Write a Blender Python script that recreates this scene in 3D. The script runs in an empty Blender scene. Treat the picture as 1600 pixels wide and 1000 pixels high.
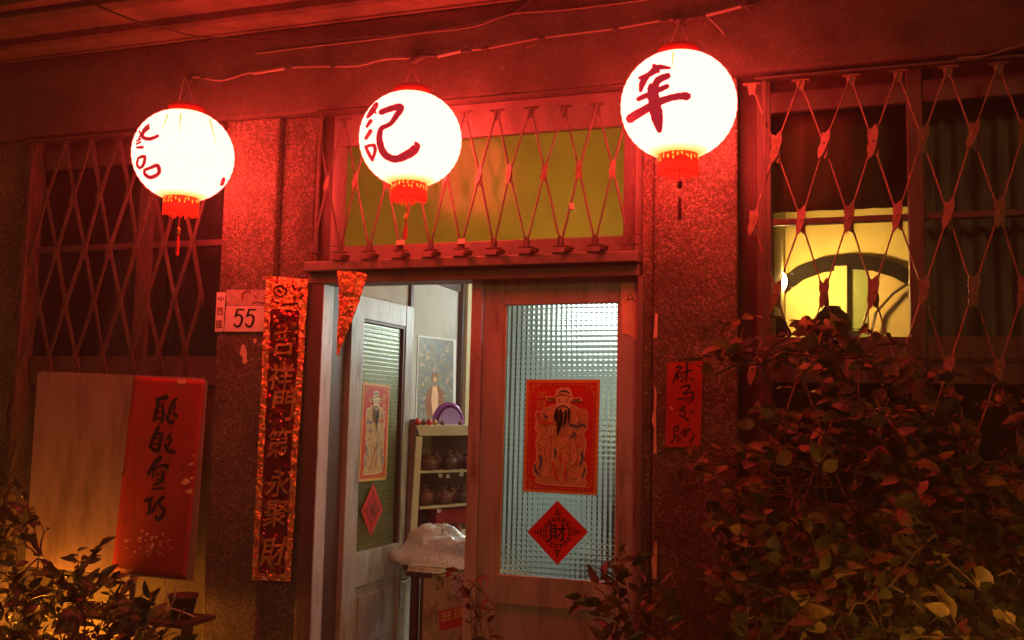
import bpy, bmesh, math, random
from mathutils import Vector, Matrix, Quaternion, noise
from mathutils.geometry import tessellate_polygon
random.seed(7)
JR = random.Random(21)
SC = bpy.context.scene
COL = SC.collection

# ------------------------------------------------------------------ camera
F = 1500.0
RX = Vector((0.94862917, 0.31568424, 0.02112237))      # camera right / down / forward in the world
DN = Vector((-0.010473, 0.09805498, -0.99512589))
FW = Vector((-0.31621672, 0.94378423, 0.09632397))
CAM = Vector((1.46, -4.4, 1.6))
cd = bpy.data.cameras.new('camera')
cd.sensor_width = 36.0
cd.lens = F / 1600.0 * 36.0
cd.clip_start = 0.05
cd.clip_end = 500
cam = bpy.data.objects.new('camera', cd)
COL.objects.link(cam)
m3 = Matrix((RX, -DN, -FW)).transposed()
cam.matrix_world = Matrix.Translation(CAM) @ m3.to_4x4()
SC.camera = cam

# ------------------------------------------------------------------ world, exposure
w = bpy.data.worlds.new('World')
SC.world = w
w.use_nodes = True
nt = w.node_tree
sky = nt.nodes.new('ShaderNodeTexSky')
sky.sky_type = 'NISHITA'
sky.sun_disc = False
sky.sun_elevation = math.radians(-4)
sky.sun_rotation = math.radians(170)
nt.links.new(sky.outputs[0], nt.nodes['Background'].inputs[0])
nt.nodes['Background'].inputs[1].default_value = 0.05
SC.view_settings.view_transform = 'Standard'
SC.view_settings.look = 'None'
SC.view_settings.exposure = 0
SC.view_settings.gamma = 1
SC.view_settings.use_curve_mapping = False
SC.render.engine = 'CYCLES'
SC.cycles.max_bounces = 8
SC.cycles.diffuse_bounces = 3
SC.cycles.glossy_bounces = 3
SC.cycles.transmission_bounces = 6
SC.cycles.transparent_max_bounces = 8
SC.cycles.caustics_refractive = True
SC.cycles.caustics_reflective = False
SC.cycles.sample_clamp_indirect = 3.0
SC.cycles.blur_glossy = 0.5
# dim amber street light that reaches the shop front from across the road
sun = bpy.data.lights.new('street_light', 'SUN')
sun.energy = 0.38
sun.color = (1.0, 0.40, 0.12)
sun.angle = math.radians(12)
so = bpy.data.objects.new('street_light', sun)
COL.objects.link(so)
so.rotation_euler = Vector((-0.55, 1.0, -0.42)).to_track_quat('-Z', 'Y').to_euler()

# ------------------------------------------------------------------ mapping helpers
def ray(px, py):
    return RX * (px - 800) + DN * (py - 500) + FW * F

def P(px, py, Y=0.0):
    d = ray(px, py)
    return CAM + d * ((Y - CAM.y) / d.y)

def PXp(px, py, X):
    d = ray(px, py)
    return CAM + d * ((X - CAM.x) / d.x)

def PZ(px, py, Z):
    d = ray(px, py)
    return CAM + d * ((Z - CAM.z) / d.z)

def PP(px, py, o, n):
    d = ray(px, py)
    return CAM + d * ((o - CAM).dot(n) / d.dot(n))

def MY(Y):
    """picture coordinates -> facade plane at depth Y; h lifts towards the street"""
    return lambda x, y, h=0.0: P(x, y, Y) + Vector((0, -h, 0))

def MX(X, s=1):
    return lambda x, y, h=0.0: PXp(x, y, X) + Vector((s * h, 0, 0))

def MPl(o, n):
    n = n.normalized()
    return lambda x, y, h=0.0: PP(x, y, o, n) + n * h

def MQ(TL, TR, BR, BL, W, H):
    """sheet coordinates 0..W, 0..H (y down) -> quad in space"""
    n = (BL - TL).cross(TR - TL).normalized()
    def f(x, y, h=0.0):
        u, v = x / W, y / H
        return (TL * (1 - u) + TR * u) * (1 - v) + (BL * (1 - u) + BR * u) * v + n * h
    return f

# ------------------------------------------------------------------ mesh builder
class MB:
    def __init__(s):
        s.v = []; s.f = []; s.mi = []; s.cur = 0
    def add(s, vs, fs):
        b = len(s.v)
        s.v += [Vector(p) for p in vs]
        s.f += [tuple(b + i for i in f) for f in fs]
        s.mi += [s.cur] * len(fs)
        return s
    def prism(s, ring, off):
        """ring of points extruded by vector off (ring = front)"""
        n = len(ring)
        a = [Vector(p) for p in ring]; b = [p + off for p in a]
        fs = [tuple(range(n)), tuple(range(2 * n - 1, n - 1, -1))]
        fs += [(i, i + n, (i + 1) % n + n, (i + 1) % n) for i in range(n)]
        return s.add(a + b, fs)
    def slab(s, f, pts, h1, h0=0.0):
        a = [f(x, y, h1) for x, y in pts]; b = [f(x, y, h0) for x, y in pts]
        n = len(pts)
        fs = [tuple(range(n)), tuple(range(2 * n - 1, n - 1, -1))]
        fs += [(i, i + n, (i + 1) % n + n, (i + 1) % n) for i in range(n)]
        return s.add(a + b, fs)
    def box(s, a, b):
        x0, y0, z0 = a; x1, y1, z1 = b
        return s.add([(x0,y0,z0),(x1,y0,z0),(x1,y1,z0),(x0,y1,z0),(x0,y0,z1),(x1,y0,z1),(x1,y1,z1),(x0,y1,z1)],
                     [(0,3,2,1),(4,5,6,7),(0,1,5,4),(1,2,6,5),(2,3,7,6),(3,0,4,7)])
    def tube(s, pts, r, n=8, caps=True):
        pts = [Vector(p) for p in pts]
        rs = r if isinstance(r, (list, tuple)) else [r] * len(pts)
        ref = Vector((0.13, 0.21, 1)).normalized()
        rings = []
        for i, p in enumerate(pts):
            t = (pts[min(i + 1, len(pts) - 1)] - pts[max(i - 1, 0)])
            t = t.normalized() if t.length > 1e-9 else Vector((0, 0, 1))
            a = t.cross(ref)
            if a.length < .05: a = t.cross(Vector((1, 0, 0)))
            a.normalize(); b = t.cross(a)
            rings.append([p + (a * math.cos(2 * math.pi * k / n) + b * math.sin(2 * math.pi * k / n)) * rs[i] for k in range(n)])
        vs = [q for rg in rings for q in rg]
        fs = [(i * n + k, i * n + (k + 1) % n, (i + 1) * n + (k + 1) % n, (i + 1) * n + k) for i in range(len(pts) - 1) for k in range(n)]
        if caps:
            fs += [tuple(range(n - 1, -1, -1)), tuple((len(pts) - 1) * n + k for k in range(n))]
        return s.add(vs, fs)
    def lathe(s, c, prof, n=24, ax=None):
        c = Vector(c); vs = []; fs = []
        for r, z in prof:
            for k in range(n):
                a = 2 * math.pi * k / n
                vs.append(c + Vector((r * math.cos(a), r * math.sin(a), z)))
        m = len(prof)
        for i in range(m - 1):
            for k in range(n):
                fs.append((i * n + k, i * n + (k + 1) % n, (i + 1) * n + (k + 1) % n, (i + 1) * n + k))
        return s.add(vs, fs)
    def poly(s, f, pts, h=0.0):
        tr = tessellate_polygon([[Vector((x, y, 0)) for x, y in pts]])
        vs = [f(x, y, h) for x, y in pts]
        return s.add(vs, [tuple(t) for t in tr])
    def stroke(s, f, pts, h=0.0, k=1.0, sub=5):
        """brush stroke: pts (x, y, width)"""
        P3 = [Vector(p) for p in pts]
        out = []
        if len(P3) == 2: P3 = [P3[0], (P3[0] + P3[1]) / 2, P3[1]]
        for i in range(len(P3) - 1):
            a = P3[max(i - 1, 0)]; b = P3[i]; c = P3[i + 1]; d = P3[min(i + 2, len(P3) - 1)]
            for j in range(sub):
                t = j / sub
                out.append(.5 * ((2 * b) + (-a + c) * t + (2 * a - 5 * b + 4 * c - d) * t * t + (-a + 3 * b - 3 * c + d) * t ** 3))
        out.append(P3[-1])
        L = []; R_ = []
        n = len(out)
        for i, p in enumerate(out):
            t = (out[min(i + 1, n - 1)] - out[max(i - 1, 0)]).to_2d()
            if t.length < 1e-6: t = Vector((1, 0))
            t.normalize(); nn = Vector((-t.y, t.x)) * (max(p.z, .05) * k / 2)
            ja = 1 + .16 * (JR.random() - .5); jb = 1 + .16 * (JR.random() - .5)
            L.append((p.x + nn.x * ja, p.y + nn.y * ja)); R_.append((p.x - nn.x * jb, p.y - nn.y * jb))
        def cap(c, a, sgn):
            r = max(c.z, .05) * k / 2
            return [(c.x + math.cos(a + sgn * t) * r, c.y + math.sin(a + sgn * t) * r) for t in (math.pi / 3, 2 * math.pi / 3)]
        vs = [f(x, y, h) for q in zip(L, R_) for (x, y) in q]
        fs = [(2 * i, 2 * i + 1, 2 * i + 3, 2 * i + 2) for i in range(n - 1)]
        s.add(vs, fs)
        a0 = math.atan2(L[0][1] - out[0].y, L[0][0] - out[0].x)
        c0 = cap(out[0], a0, 1)
        s.add([f(x, y, h) for x, y in [L[0]] + c0 + [R_[0]]], [(0, 1, 2, 3)])
        a1 = math.atan2(R_[-1][1] - out[-1].y, R_[-1][0] - out[-1].x)
        c1 = cap(out[-1], a1, 1)
        s.add([f(x, y, h) for x, y in [R_[-1]] + c1 + [L[-1]]], [(0, 1, 2, 3)])
        return s
    def grid(s, f, nx, ny):
        """f(u, v) -> point"""
        vs = [f(i / nx, j / ny) for j in range(ny + 1) for i in range(nx + 1)]
        fs = [(j * (nx + 1) + i, j * (nx + 1) + i + 1, (j + 1) * (nx + 1) + i + 1, (j + 1) * (nx + 1) + i) for j in range(ny) for i in range(nx)]
        return s.add(vs, fs)

WL = {}
def wl(o):
    return WL.get(o.name, Vector((0, 0, 0)))

def tag(o, label=None, cat=None, group=None, kind=None):
    if label: o['label'] = label
    if cat: o['category'] = cat
    if group: o['group'] = group
    if kind: o['kind'] = kind
    return o

def obj(name, mb, mats, parent=None, smooth=False, bevel=0.0, fix=True, loc=None, weld=False):
    xs = [p.x for p in mb.v]; ys = [p.y for p in mb.v]; zs = [p.z for p in mb.v]
    c = Vector(((min(xs) + max(xs)) / 2, (min(ys) + max(ys)) / 2, min(zs))) if loc is None else Vector(loc)
    me = bpy.data.meshes.new(name)
    me.from_pydata([p - c for p in mb.v], [], mb.f)
    if not isinstance(mats, (list, tuple)): mats = [mats]
    for m in mats: me.materials.append(m)
    if len(mats) > 1:
        me.polygons.foreach_set('material_index', mb.mi)
    if fix or weld:
        bm = bmesh.new(); bm.from_mesh(me)
        if weld: bmesh.ops.remove_doubles(bm, verts=bm.verts, dist=1e-5)
        if fix: bmesh.ops.recalc_face_normals(bm, faces=bm.faces)
        bm.to_mesh(me); bm.free()
    if smooth:
        me.polygons.foreach_set('use_smooth', [True] * len(me.polygons))
    o = bpy.data.objects.new(name, me)
    COL.objects.link(o)
    if parent is not None:
        o.parent = parent
        o.location = c - wl(parent)
    else:
        o.location = c
    WL[o.name] = c
    if bevel:
        b = o.modifiers.new('bevel', 'BEVEL'); b.width = bevel; b.segments = 2; b.limit_method = 'ANGLE'
        b.use_clamp_overlap = True
    return o

def thing(name, loc, label, cat, group=None):
    o = bpy.data.objects.new(name, None)
    o.empty_display_size = .1
    COL.objects.link(o)
    o.location = loc
    WL[o.name] = Vector(loc)
    return tag(o, label, cat, group)

def inst(name, me, parent, loc, quat=None, scale=(1, 1, 1)):
    o = bpy.data.objects.new(name, me)
    COL.objects.link(o)
    o.parent = parent
    o.location = Vector(loc) - wl(parent)
    if quat is not None:
        o.rotation_mode = 'QUATERNION'; o.rotation_quaternion = quat
    o.scale = scale
    return o

# ------------------------------------------------------------------ materials
MATS = {}
def nodes(name):
    m = bpy.data.materials.new(name); m.use_nodes = True
    MATS[name] = m
    return m, m.node_tree, m.node_tree.nodes['Principled BSDF']

def tex(nt, kind, scale, detail=4, rough=.6, vec=None):
    t = nt.nodes.new('ShaderNodeTexNoise' if kind == 'noise' else 'ShaderNodeTexVoronoi')
    t.inputs['Scale'].default_value = scale
    if kind == 'noise':
        t.inputs['Detail'].default_value = detail
        t.inputs['Roughness'].default_value = rough
    nt.links.new(vec, t.inputs['Vector'])
    return t

def ramp(nt, src, stops):
    r = nt.nodes.new('ShaderNodeValToRGB')
    e = r.color_ramp.elements
    while len(e) < len(stops): e.new(.5)
    for k, (p, c) in zip(e, stops):
        k.position = p; k.color = (c[0], c[1], c[2], 1) if len(c) == 3 else c
    nt.links.new(src, r.inputs[0])
    return r

def mix(nt, a, b, fac, mode='MIX'):
    m = nt.nodes.new('ShaderNodeMix'); m.data_type = 'RGBA'; m.blend_type = mode
    if isinstance(fac, (int, float)): m.inputs[0].default_value = fac
    else: nt.links.new(fac, m.inputs[0])
    for s, x in ((m.inputs[6], a), (m.inputs[7], b)):
        if isinstance(x, (tuple, list)): s.default_value = (x[0], x[1], x[2], 1)
        else: nt.links.new(x, s)
    return m.outputs[2]

def coords(nt, world=True, sc=None):
    if world:
        g = nt.nodes.new('ShaderNodeNewGeometry'); out = g.outputs['Position']
    else:
        g = nt.nodes.new('ShaderNodeTexCoord'); out = g.outputs['Object']
    if sc:
        mp = nt.nodes.new('ShaderNodeMapping'); mp.inputs['Scale'].default_value = sc
        nt.links.new(out, mp.inputs['Vector']); out = mp.outputs[0]
    return out

def bump(nt, b, h, strength, dist=.01):
    n = nt.nodes.new('ShaderNodeBump'); n.inputs['Strength'].default_value = strength
    n.inputs['Distance'].default_value = dist
    nt.links.new(h, n.inputs['Height']); nt.links.new(n.outputs[0], b.inputs['Normal'])

def simple(name, col, rough=.6, var=.25, scale=12, metal=0, bmp=.0, bscale=60, world=True, stretch=None, spec=None, dirt=None):
    m, nt, b = nodes(name)
    v = coords(nt, world, stretch)
    t = tex(nt, 'noise', scale, 6, .65, v)
    lo = tuple(c * (1 - var) for c in col); hi = tuple(min(1, c * (1 + var)) for c in col)
    r = ramp(nt, t.outputs['Fac'], [(.3, lo), (.7, hi)])
    out = r.outputs[0]
    if dirt:
        t3 = tex(nt, 'noise', dirt[1], 8, .7, v)
        r3 = ramp(nt, t3.outputs['Fac'], [(.5, (0, 0, 0)), (.68, (1, 1, 1))])
        out = mix(nt, out, dirt[0], r3.outputs[0])
    nt.links.new(out, b.inputs['Base Color'])
    b.inputs['Roughness'].default_value = rough
    b.inputs['Metallic'].default_value = metal
    if spec is not None: b.inputs['Specular IOR Level'].default_value = spec
    if bmp:
        t2 = tex(nt, 'noise', bscale, 4, .6, v)
        bump(nt, b, t2.outputs['Fac'], bmp)
    return m

# washed-aggregate stone
m, nt, b = nodes('pebble_stone')
v = coords(nt)
vo = tex(nt, 'voronoi', 135, vec=v)
sep = nt.nodes.new('ShaderNodeSeparateColor'); nt.links.new(vo.outputs['Color'], sep.inputs[0])
r = ramp(nt, sep.outputs[0], [(0, (.07, .055, .04)), (.35, (.12, .098, .072)), (.75, (.17, .14, .1)), (1, (.38, .32, .24))])
n1 = tex(nt, 'noise', 260, 3, .7, v)
r1 = ramp(nt, n1.outputs['Fac'], [(.35, (.45, .45, .45)), (.65, (1.25, 1.25, 1.25))])
n2 = tex(nt, 'noise', 2.2, 6, .7, v)
r2 = ramp(nt, n2.outputs['Fac'], [(.3, (.38, .36, .34)), (.5, (.9, .9, .9)), (.7, (1.3, 1.28, 1.25))])
c = mix(nt, r.outputs[0], r1.outputs[0], .8, 'MULTIPLY')
c = mix(nt, c, r2.outputs[0], 1.0, 'MULTIPLY')
nt.links.new(c, b.inputs['Base Color'])
b.inputs['Roughness'].default_value = .8
bump(nt, b, vo.outputs['Distance'], .4, .005)
M_STONE = m

# weathered beam
m, nt, b = nodes('weathered_beam')
v = coords(nt)
n1 = tex(nt, 'noise', 120, 4, .75, v)
r1 = ramp(nt, n1.outputs['Fac'], [(.3, (.065, .054, .042)), (.55, (.11, .092, .07)), (.75, (.24, .2, .155))])
n2 = tex(nt, 'noise', 3.2, 8, .7, v)
r2 = ramp(nt, n2.outputs['Fac'], [(.35, (.5, .5, .5)), (.6, (1, 1, 1)), (.72, (1.3, 1.25, 1.2))])
c = mix(nt, r1.outputs[0], r2.outputs[0], 1.0, 'MULTIPLY')
n3 = tex(nt, 'noise', 7, 9, .75, v)
r3 = ramp(nt, n3.outputs['Fac'], [(.66, (0, 0, 0)), (.7, (1, 1, 1))])
c = mix(nt, c, (.42, .36, .3), r3.outputs[0])
nt.links.new(c, b.inputs['Base Color'])
b.inputs['Roughness'].default_value = .75
bump(nt, b, n1.outputs['Fac'], .8, .012)
M_BEAM = m

M_SOFFIT = simple('cornice_plaster', (.14, .115, .08), .85, .3, 4, bmp=.3, bscale=40, dirt=((.06, .05, .035), 3))
M_WOOD = simple('painted_wood', (.19, .165, .15), .45, .18, 9, bmp=.25, bscale=70, stretch=(1, 1, .25), dirt=((.18, .16, .15), 6))
M_FRAME = simple('dull_window_paint', (.11, .085, .08), .5, .2, 9, bmp=.25, bscale=70, stretch=(1, 1, .25), dirt=((.1, .08, .07), 6))
M_DOOR = simple('door_paint', (.43, .43, .445), .42, .2, 8, bmp=.3, bscale=60, stretch=(1, 1, .22), dirt=((.2, .18, .17), 13))
M_DARKWOOD = simple('dark_wood', (.055, .03, .02), .5, .3, 8, stretch=(1, 1, .2), bmp=.2)
M_PALEWOOD = simple('pale_wood', (.52, .42, .24), .5, .15, 10, stretch=(1, 1, .2), bmp=.1)
M_METAL = simple('grille_paint', (.08, .062, .055), .5, .25, 30, bmp=.3, bscale=120, dirt=((.13, .09, .07), 18))
M_METALR = simple('grille_paint_worn', (.24, .17, .12), .45, .3, 40, bmp=.35, bscale=160, dirt=((.14, .07, .05), 30))
M_CABLE = simple('cable_sheath', (.24, .2, .17), .4, .1, 10)
M_TAPE = simple('black_tape', (.035, .03, .03), .6, .2, 30, bmp=.6, bscale=90)
M_WALLIN = simple('interior_wall', (.5, .49, .46), .8, .08, 3, bmp=.1, dirt=((.36, .34, .3), 2.5))
M_YELLOW = simple('yellow_wall', (.72, .56, .22), .75, .1, 2.5, dirt=((.55, .38, .1), 2))
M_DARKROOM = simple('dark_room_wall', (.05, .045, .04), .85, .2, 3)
M_FLOORIN = simple('terrazzo', (.2, .19, .17), .4, .2, 60)
M_BOARD = simple('plywood_board', (.32, .24, .24), .6, .16, 5, stretch=(2, 1, .5), bmp=.2, dirt=((.17, .12, .11), 3.2))
M_INK = simple('ink', (.012, .01, .01), .35, .1, 20)
M_INKF = simple('faded_ink', (.16, .02, .02), .6, .3, 60)
M_PLATEW = simple('plate_enamel', (.78, .74, .72), .35, .06, 20)
M_PLATEF = simple('plate_faded', (.5, .42, .38), .6, .25, 40, dirt=((.25, .2, .18), 30))
M_TORN = simple('torn_paper', (.75, .55, .4), .8, .15, 20)
M_RED2 = simple('red_plastic', (.5, .04, .03), .4, .2, 20)
M_BROWN = simple('brown_clay', (.13, .05, .035), .3, .35, 14, world=True)
M_CARD = simple('cardboard', (.55, .42, .22), .8, .12, 10, dirt=((.25, .18, .09), 12))
M_GREENCLOTH = simple('green_cloth', (.24, .28, .11), .8, .2, 8)
M_GREYBLUE = simple('grey_curtain', (.42, .42, .4), .9, .3, 5, stretch=(5, 5, .6))
M_OLIVE = simple('olive_blind', (.3, .22, .11), .9, .3, 5, stretch=(6, 6, .4))
M_TAN = simple('tan_panel', (.62, .45, .2), .7, .1, 6)
M_PAPERW = simple('printed_paper', (.6, .58, .5), .6, .35, 60, dirt=((.15, .15, .16), 45))
M_POT = simple('clay_pot', (.06, .04, .03), .7, .3, 15)
M_BARK = simple('bark', (.09, .055, .035), .8, .3, 40, bmp=.4)
M_ASPHALT = simple('pavement', (.1, .095, .09), .85, .3, 60, bmp=.4, bscale=200)
M_BRASS = simple('steel_handle', (.5, .5, .5), .25, .1, 30, metal=1)
M_TEAL = simple('teal_glaze', (.1, .35, .28), .3, .1, 10)
M_STR = simple('string', (.6, .55, .45), .7, .1, 30)

def paper(name, col, rough=.55, creases=.25, dirt=None):
    return simple(name, col, rough, .1, 9, bmp=creases, bscale=14, dirt=dirt)
M_REDP = paper('red_paper', (.42, .025, .018), .5, .35)
M_REDB = paper('red_banner_paper', (.36, .022, .016), .6, .5, dirt=((.24, .035, .02), 8))
M_REDPRINT = paper('print_red', (.6, .03, .03), .4)
M_OCHRE = paper('print_ochre', (.72, .42, .1), .45)
M_SKINP = paper('print_tan', (.62, .38, .18), .45)
M_CREAM = paper('print_cream', (.8, .66, .42), .45)
M_BLUEP = paper('print_blue', (.05, .13, .3), .45)
M_DKOCH = paper('print_brown', (.28, .1, .04), .45)
M_DIAM = paper('diamond_red', (.68, .02, .03), .45, .15)
M_WEAR = simple('paper_wear', (.75, .42, .25), .7, .2, 30)

# lantern shell: glows almost white hot, warmer towards the two poles
def emis(name, stops, strength, axis='Z'):
    m = bpy.data.materials.new(name); m.use_nodes = True; nt = m.node_tree
    for n in list(nt.nodes): nt.nodes.remove(n)
    out = nt.nodes.new('ShaderNodeOutputMaterial'); e = nt.nodes.new('ShaderNodeEmission')
    if len(stops) == 1:
        e.inputs[0].default_value = (*stops[0][1], 1)
    else:
        tc = nt.nodes.new('ShaderNodeTexCoord'); sx = nt.nodes.new('ShaderNodeSeparateXYZ')
        nt.links.new(tc.outputs['Generated'], sx.inputs[0])
        r = ramp(nt, sx.outputs[2], stops)
        nt.links.new(r.outputs[0], e.inputs[0])
    e.inputs[1].default_value = strength
    nt.links.new(e.outputs[0], out.inputs[0])
    return m
LS = 29.0
M_GLOW = emis('lantern_skin', [(0.0, (.6, .022, .002)), (.02, (.8, .034, .012)), (.05, (1, .047, .0346)), (.95, (1, .047, .0346)), (.98, (.8, .036, .016)), (1, (.6, .03, .006))], LS)

def glowing(name, col, em, estr, rough=.6):  # emission stands in for lantern light showing through paint, cap and trim
    m, nt, b = nodes(name)
    b.inputs['Base Color'].default_value = (*col, 1)
    b.inputs['Roughness'].default_value = rough
    b.inputs['Emission Color'].default_value = (*em, 1)
    b.inputs['Emission Strength'].default_value = estr
    return m
M_CHAR = glowing('lantern_paint', (.4, .02, .03), (.5, .02, .035), .75)
M_SEAM = emis('lantern_seam', [(0, (1, .86, .28))], 1.0)
M_CAP = glowing('lantern_cap', (.2, .01, .008), (1, .012, .008), .14)
M_COLLAR = glowing('lantern_collar', (.4, .03, .02), (1, .035, .008), .3)
M_GOLDP = glowing('gold_paint', (.85, .5, .12), (1, .45, .04), 1.0, .3)
M_FRINGE = glowing('red_fringe', (.75, .05, .03), (1, .04, .01), .25)
M_TASSEL = simple('tassel_thread', (.6, .06, .03), .6, .2, 60)
M_TASSELD = simple('dark_tassel', (.12, .02, .015), .6, .2, 60)
M_BULBW = emis('warm_bulb', [(0, (1, .6, .17))], 800)
M_BULBA = emis('amber_bulb', [(0, (1, .28, .02))], 140)
M_TUBE2 = emis('box_light_diffuser', [(0, (.86, 1, .95))], 24)
M_TUBE = emis('fluorescent_tube', [(0, (.9, 1, .97))], 135)

# foil
m, nt, b = nodes('foil')
v = coords(nt)
n0 = tex(nt, 'noise', 60, 5, .7, v)
r0 = ramp(nt, n0.outputs['Fac'], [(.38, (.6, .07, .025)), (.45, (.85, .3, .08)), (.52, (1, .66, .22))])
nt.links.new(r0.outputs[0], b.inputs['Base Color'])
b.inputs['Metallic'].default_value = .5
b.inputs['Roughness'].default_value = .16
n1 = tex(nt, 'noise', 38, 3, .6, v)
bump(nt, b, n1.outputs['Fac'], 1.0, .025)
M_FOIL = m
m, nt, b = nodes('red_foil')
v = coords(nt)
n0 = tex(nt, 'noise', 13, 4, .7, v)
r0 = ramp(nt, n0.outputs['Fac'], [(.36, (.16, .012, .008)), (.58, (.45, .03, .015)), (.64, (.9, .5, .14))])  # dark patches and gold flecks put the foil's highlights into the colour
nt.links.new(r0.outputs[0], b.inputs['Base Color'])
b.inputs['Metallic'].default_value = .75; b.inputs['Roughness'].default_value = .11
n1 = tex(nt, 'noise', 14, 2, .5, v)
bump(nt, b, n1.outputs['Fac'], 1.0, .05)
M_RFOIL = m
m, nt, b = nodes('gold_foil')
v = coords(nt)
n1 = tex(nt, 'noise', 30, 3, .6, v)
b.inputs['Base Color'].default_value = (.9, .55, .16, 1)
b.inputs['Metallic'].default_value = .55; b.inputs['Roughness'].default_value = .18
bump(nt, b, n1.outputs['Fac'], .9, .015)
M_GFOIL = m

def glass(name, col, rough, trans=True):
    m, nt, b = nodes(name)
    b.inputs['Base Color'].default_value = (*col, 1)
    b.inputs['Roughness'].default_value = rough
    b.inputs['Transmission Weight'].default_value = 1
    b.inputs['IOR'].default_value = 1.45
    return m
M_PATGLASS = glass('patterned_glass', (.86, .95, .9), .1)
M_PATGLASS2 = glass('patterned_glass_open_leaf', (.75, .86, .5), .12)

# thin window panes: see-through with a real reflection
def pane_mat(name, tint, rough=.02):
    m = bpy.data.materials.new(name); m.use_nodes = True; nt = m.node_tree
    for n in list(nt.nodes): nt.nodes.remove(n)
    out = nt.nodes.new('ShaderNodeOutputMaterial'); t = nt.nodes.new('ShaderNodeBsdfTransparent')
    t.inputs[0].default_value = (*tint, 1)
    g = nt.nodes.new('ShaderNodeBsdfGlossy'); g.inputs['Roughness'].default_value = rough
    fr = nt.nodes.new('ShaderNodeFresnel'); fr.inputs[0].default_value = 1.5
    mx = nt.nodes.new('ShaderNodeMixShader')
    nt.links.new(fr.outputs[0], mx.inputs[0]); nt.links.new(t.outputs[0], mx.inputs[1]); nt.links.new(g.outputs[0], mx.inputs[2])
    nt.links.new(mx.outputs[0], out.inputs[0])
    return m
M_PANE = pane_mat('window_glass', (.85, .87, .85), .04)
# frosted amber transom pane
m = bpy.data.materials.new('frosted_amber_glass'); m.use_nodes = True; nt = m.node_tree
for n in list(nt.nodes): nt.nodes.remove(n)
out = nt.nodes.new('ShaderNodeOutputMaterial')
tl = nt.nodes.new('ShaderNodeBsdfTranslucent'); tl.inputs[0].default_value = (.95, .66, .13, 1)
gl = nt.nodes.new('ShaderNodeBsdfGlossy'); gl.inputs['Roughness'].default_value = .22
v = coords(nt); td = tex(nt, 'noise', 5, 8, .7, v); rd = ramp(nt, td.outputs['Fac'], [(.25, (.8, .5, .13)), (.75, (.98, .64, .18))]); nt.links.new(rd.outputs[0], tl.inputs[0])
fr = nt.nodes.new('ShaderNodeFresnel'); fr.inputs[0].default_value = 1.35
mx = nt.nodes.new('ShaderNodeMixShader')
nt.links.new(fr.outputs[0], mx.inputs[0]); nt.links.new(tl.outputs[0], mx.inputs[1]); nt.links.new(gl.outputs[0], mx.inputs[2])
nt.links.new(mx.outputs[0], out.inputs[0])
M_AMBER = m

# plastic bag
m, nt, b = nodes('plastic_bag')
b.inputs['Base Color'].default_value = (.9, .96, 1, 1); b.inputs['Roughness'].default_value = .2
b.inputs['Transmission Weight'].default_value = .15
v = coords(nt); n1 = tex(nt, 'noise', 13, 3, .55, v); bump(nt, b, n1.outputs['Fac'], .8, .03)
M_BAG = m
m, nt, b = nodes('purple_plastic')
b.inputs['Base Color'].default_value = (.3, .08, .42, 1); b.inputs['Roughness'].default_value = .15
M_PURPLE = m

def leafmat(name, c1, c2, rough=.42):
    m, nt, b = nodes(name)
    oi = nt.nodes.new('ShaderNodeObjectInfo')
    v = coords(nt)
    t = tex(nt, 'noise', 14, 3, .6, v)
    ad = nt.nodes.new('ShaderNodeMath'); ad.operation = 'ADD'
    ad.inputs[1].default_value = 0
    nt.links.new(t.outputs['Fac'], ad.inputs[0])
    r = ramp(nt, ad.outputs[0], [(.32, c1), (.68, c2)])
    nt.links.new(r.outputs[0], b.inputs['Base Color'])
    b.inputs['Roughness'].default_value = rough
    b.inputs['Transmission Weight'].default_value = 0
    t2 = tex(nt, 'noise', 70, 2, .5, v); bump(nt, b, t2.outputs['Fac'], .4, .006)
    tr = nt.nodes.new('ShaderNodeBsdfTranslucent'); nt.links.new(r.outputs[0], tr.inputs[0])
    mx = nt.nodes.new('ShaderNodeMixShader'); mx.inputs[0].default_value = .35
    o_ = nt.nodes['Material Output']
    nt.links.new(b.outputs[0], mx.inputs[1]); nt.links.new(tr.outputs[0], mx.inputs[2]); nt.links.new(mx.outputs[0], o_.inputs[0])
    return m
M_LEAF = leafmat('shrub_leaf', (.075, .078, .024), (.21, .18, .06), .5)
M_LEAFY = leafmat('pale_shrub_leaf', (.22, .175, .055), (.4, .31, .11), .5)
M_LEAFG = leafmat('green_shrub_leaf', (.03, .04, .012), (.07, .08, .03), .5)
M_LEAFD = leafmat('dark_leaf', (.02, .035, .015), (.06, .07, .03), .35)
M_LEAFR = leafmat('reddish_leaf', (.09, .05, .03), (.16, .1, .05))

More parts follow.
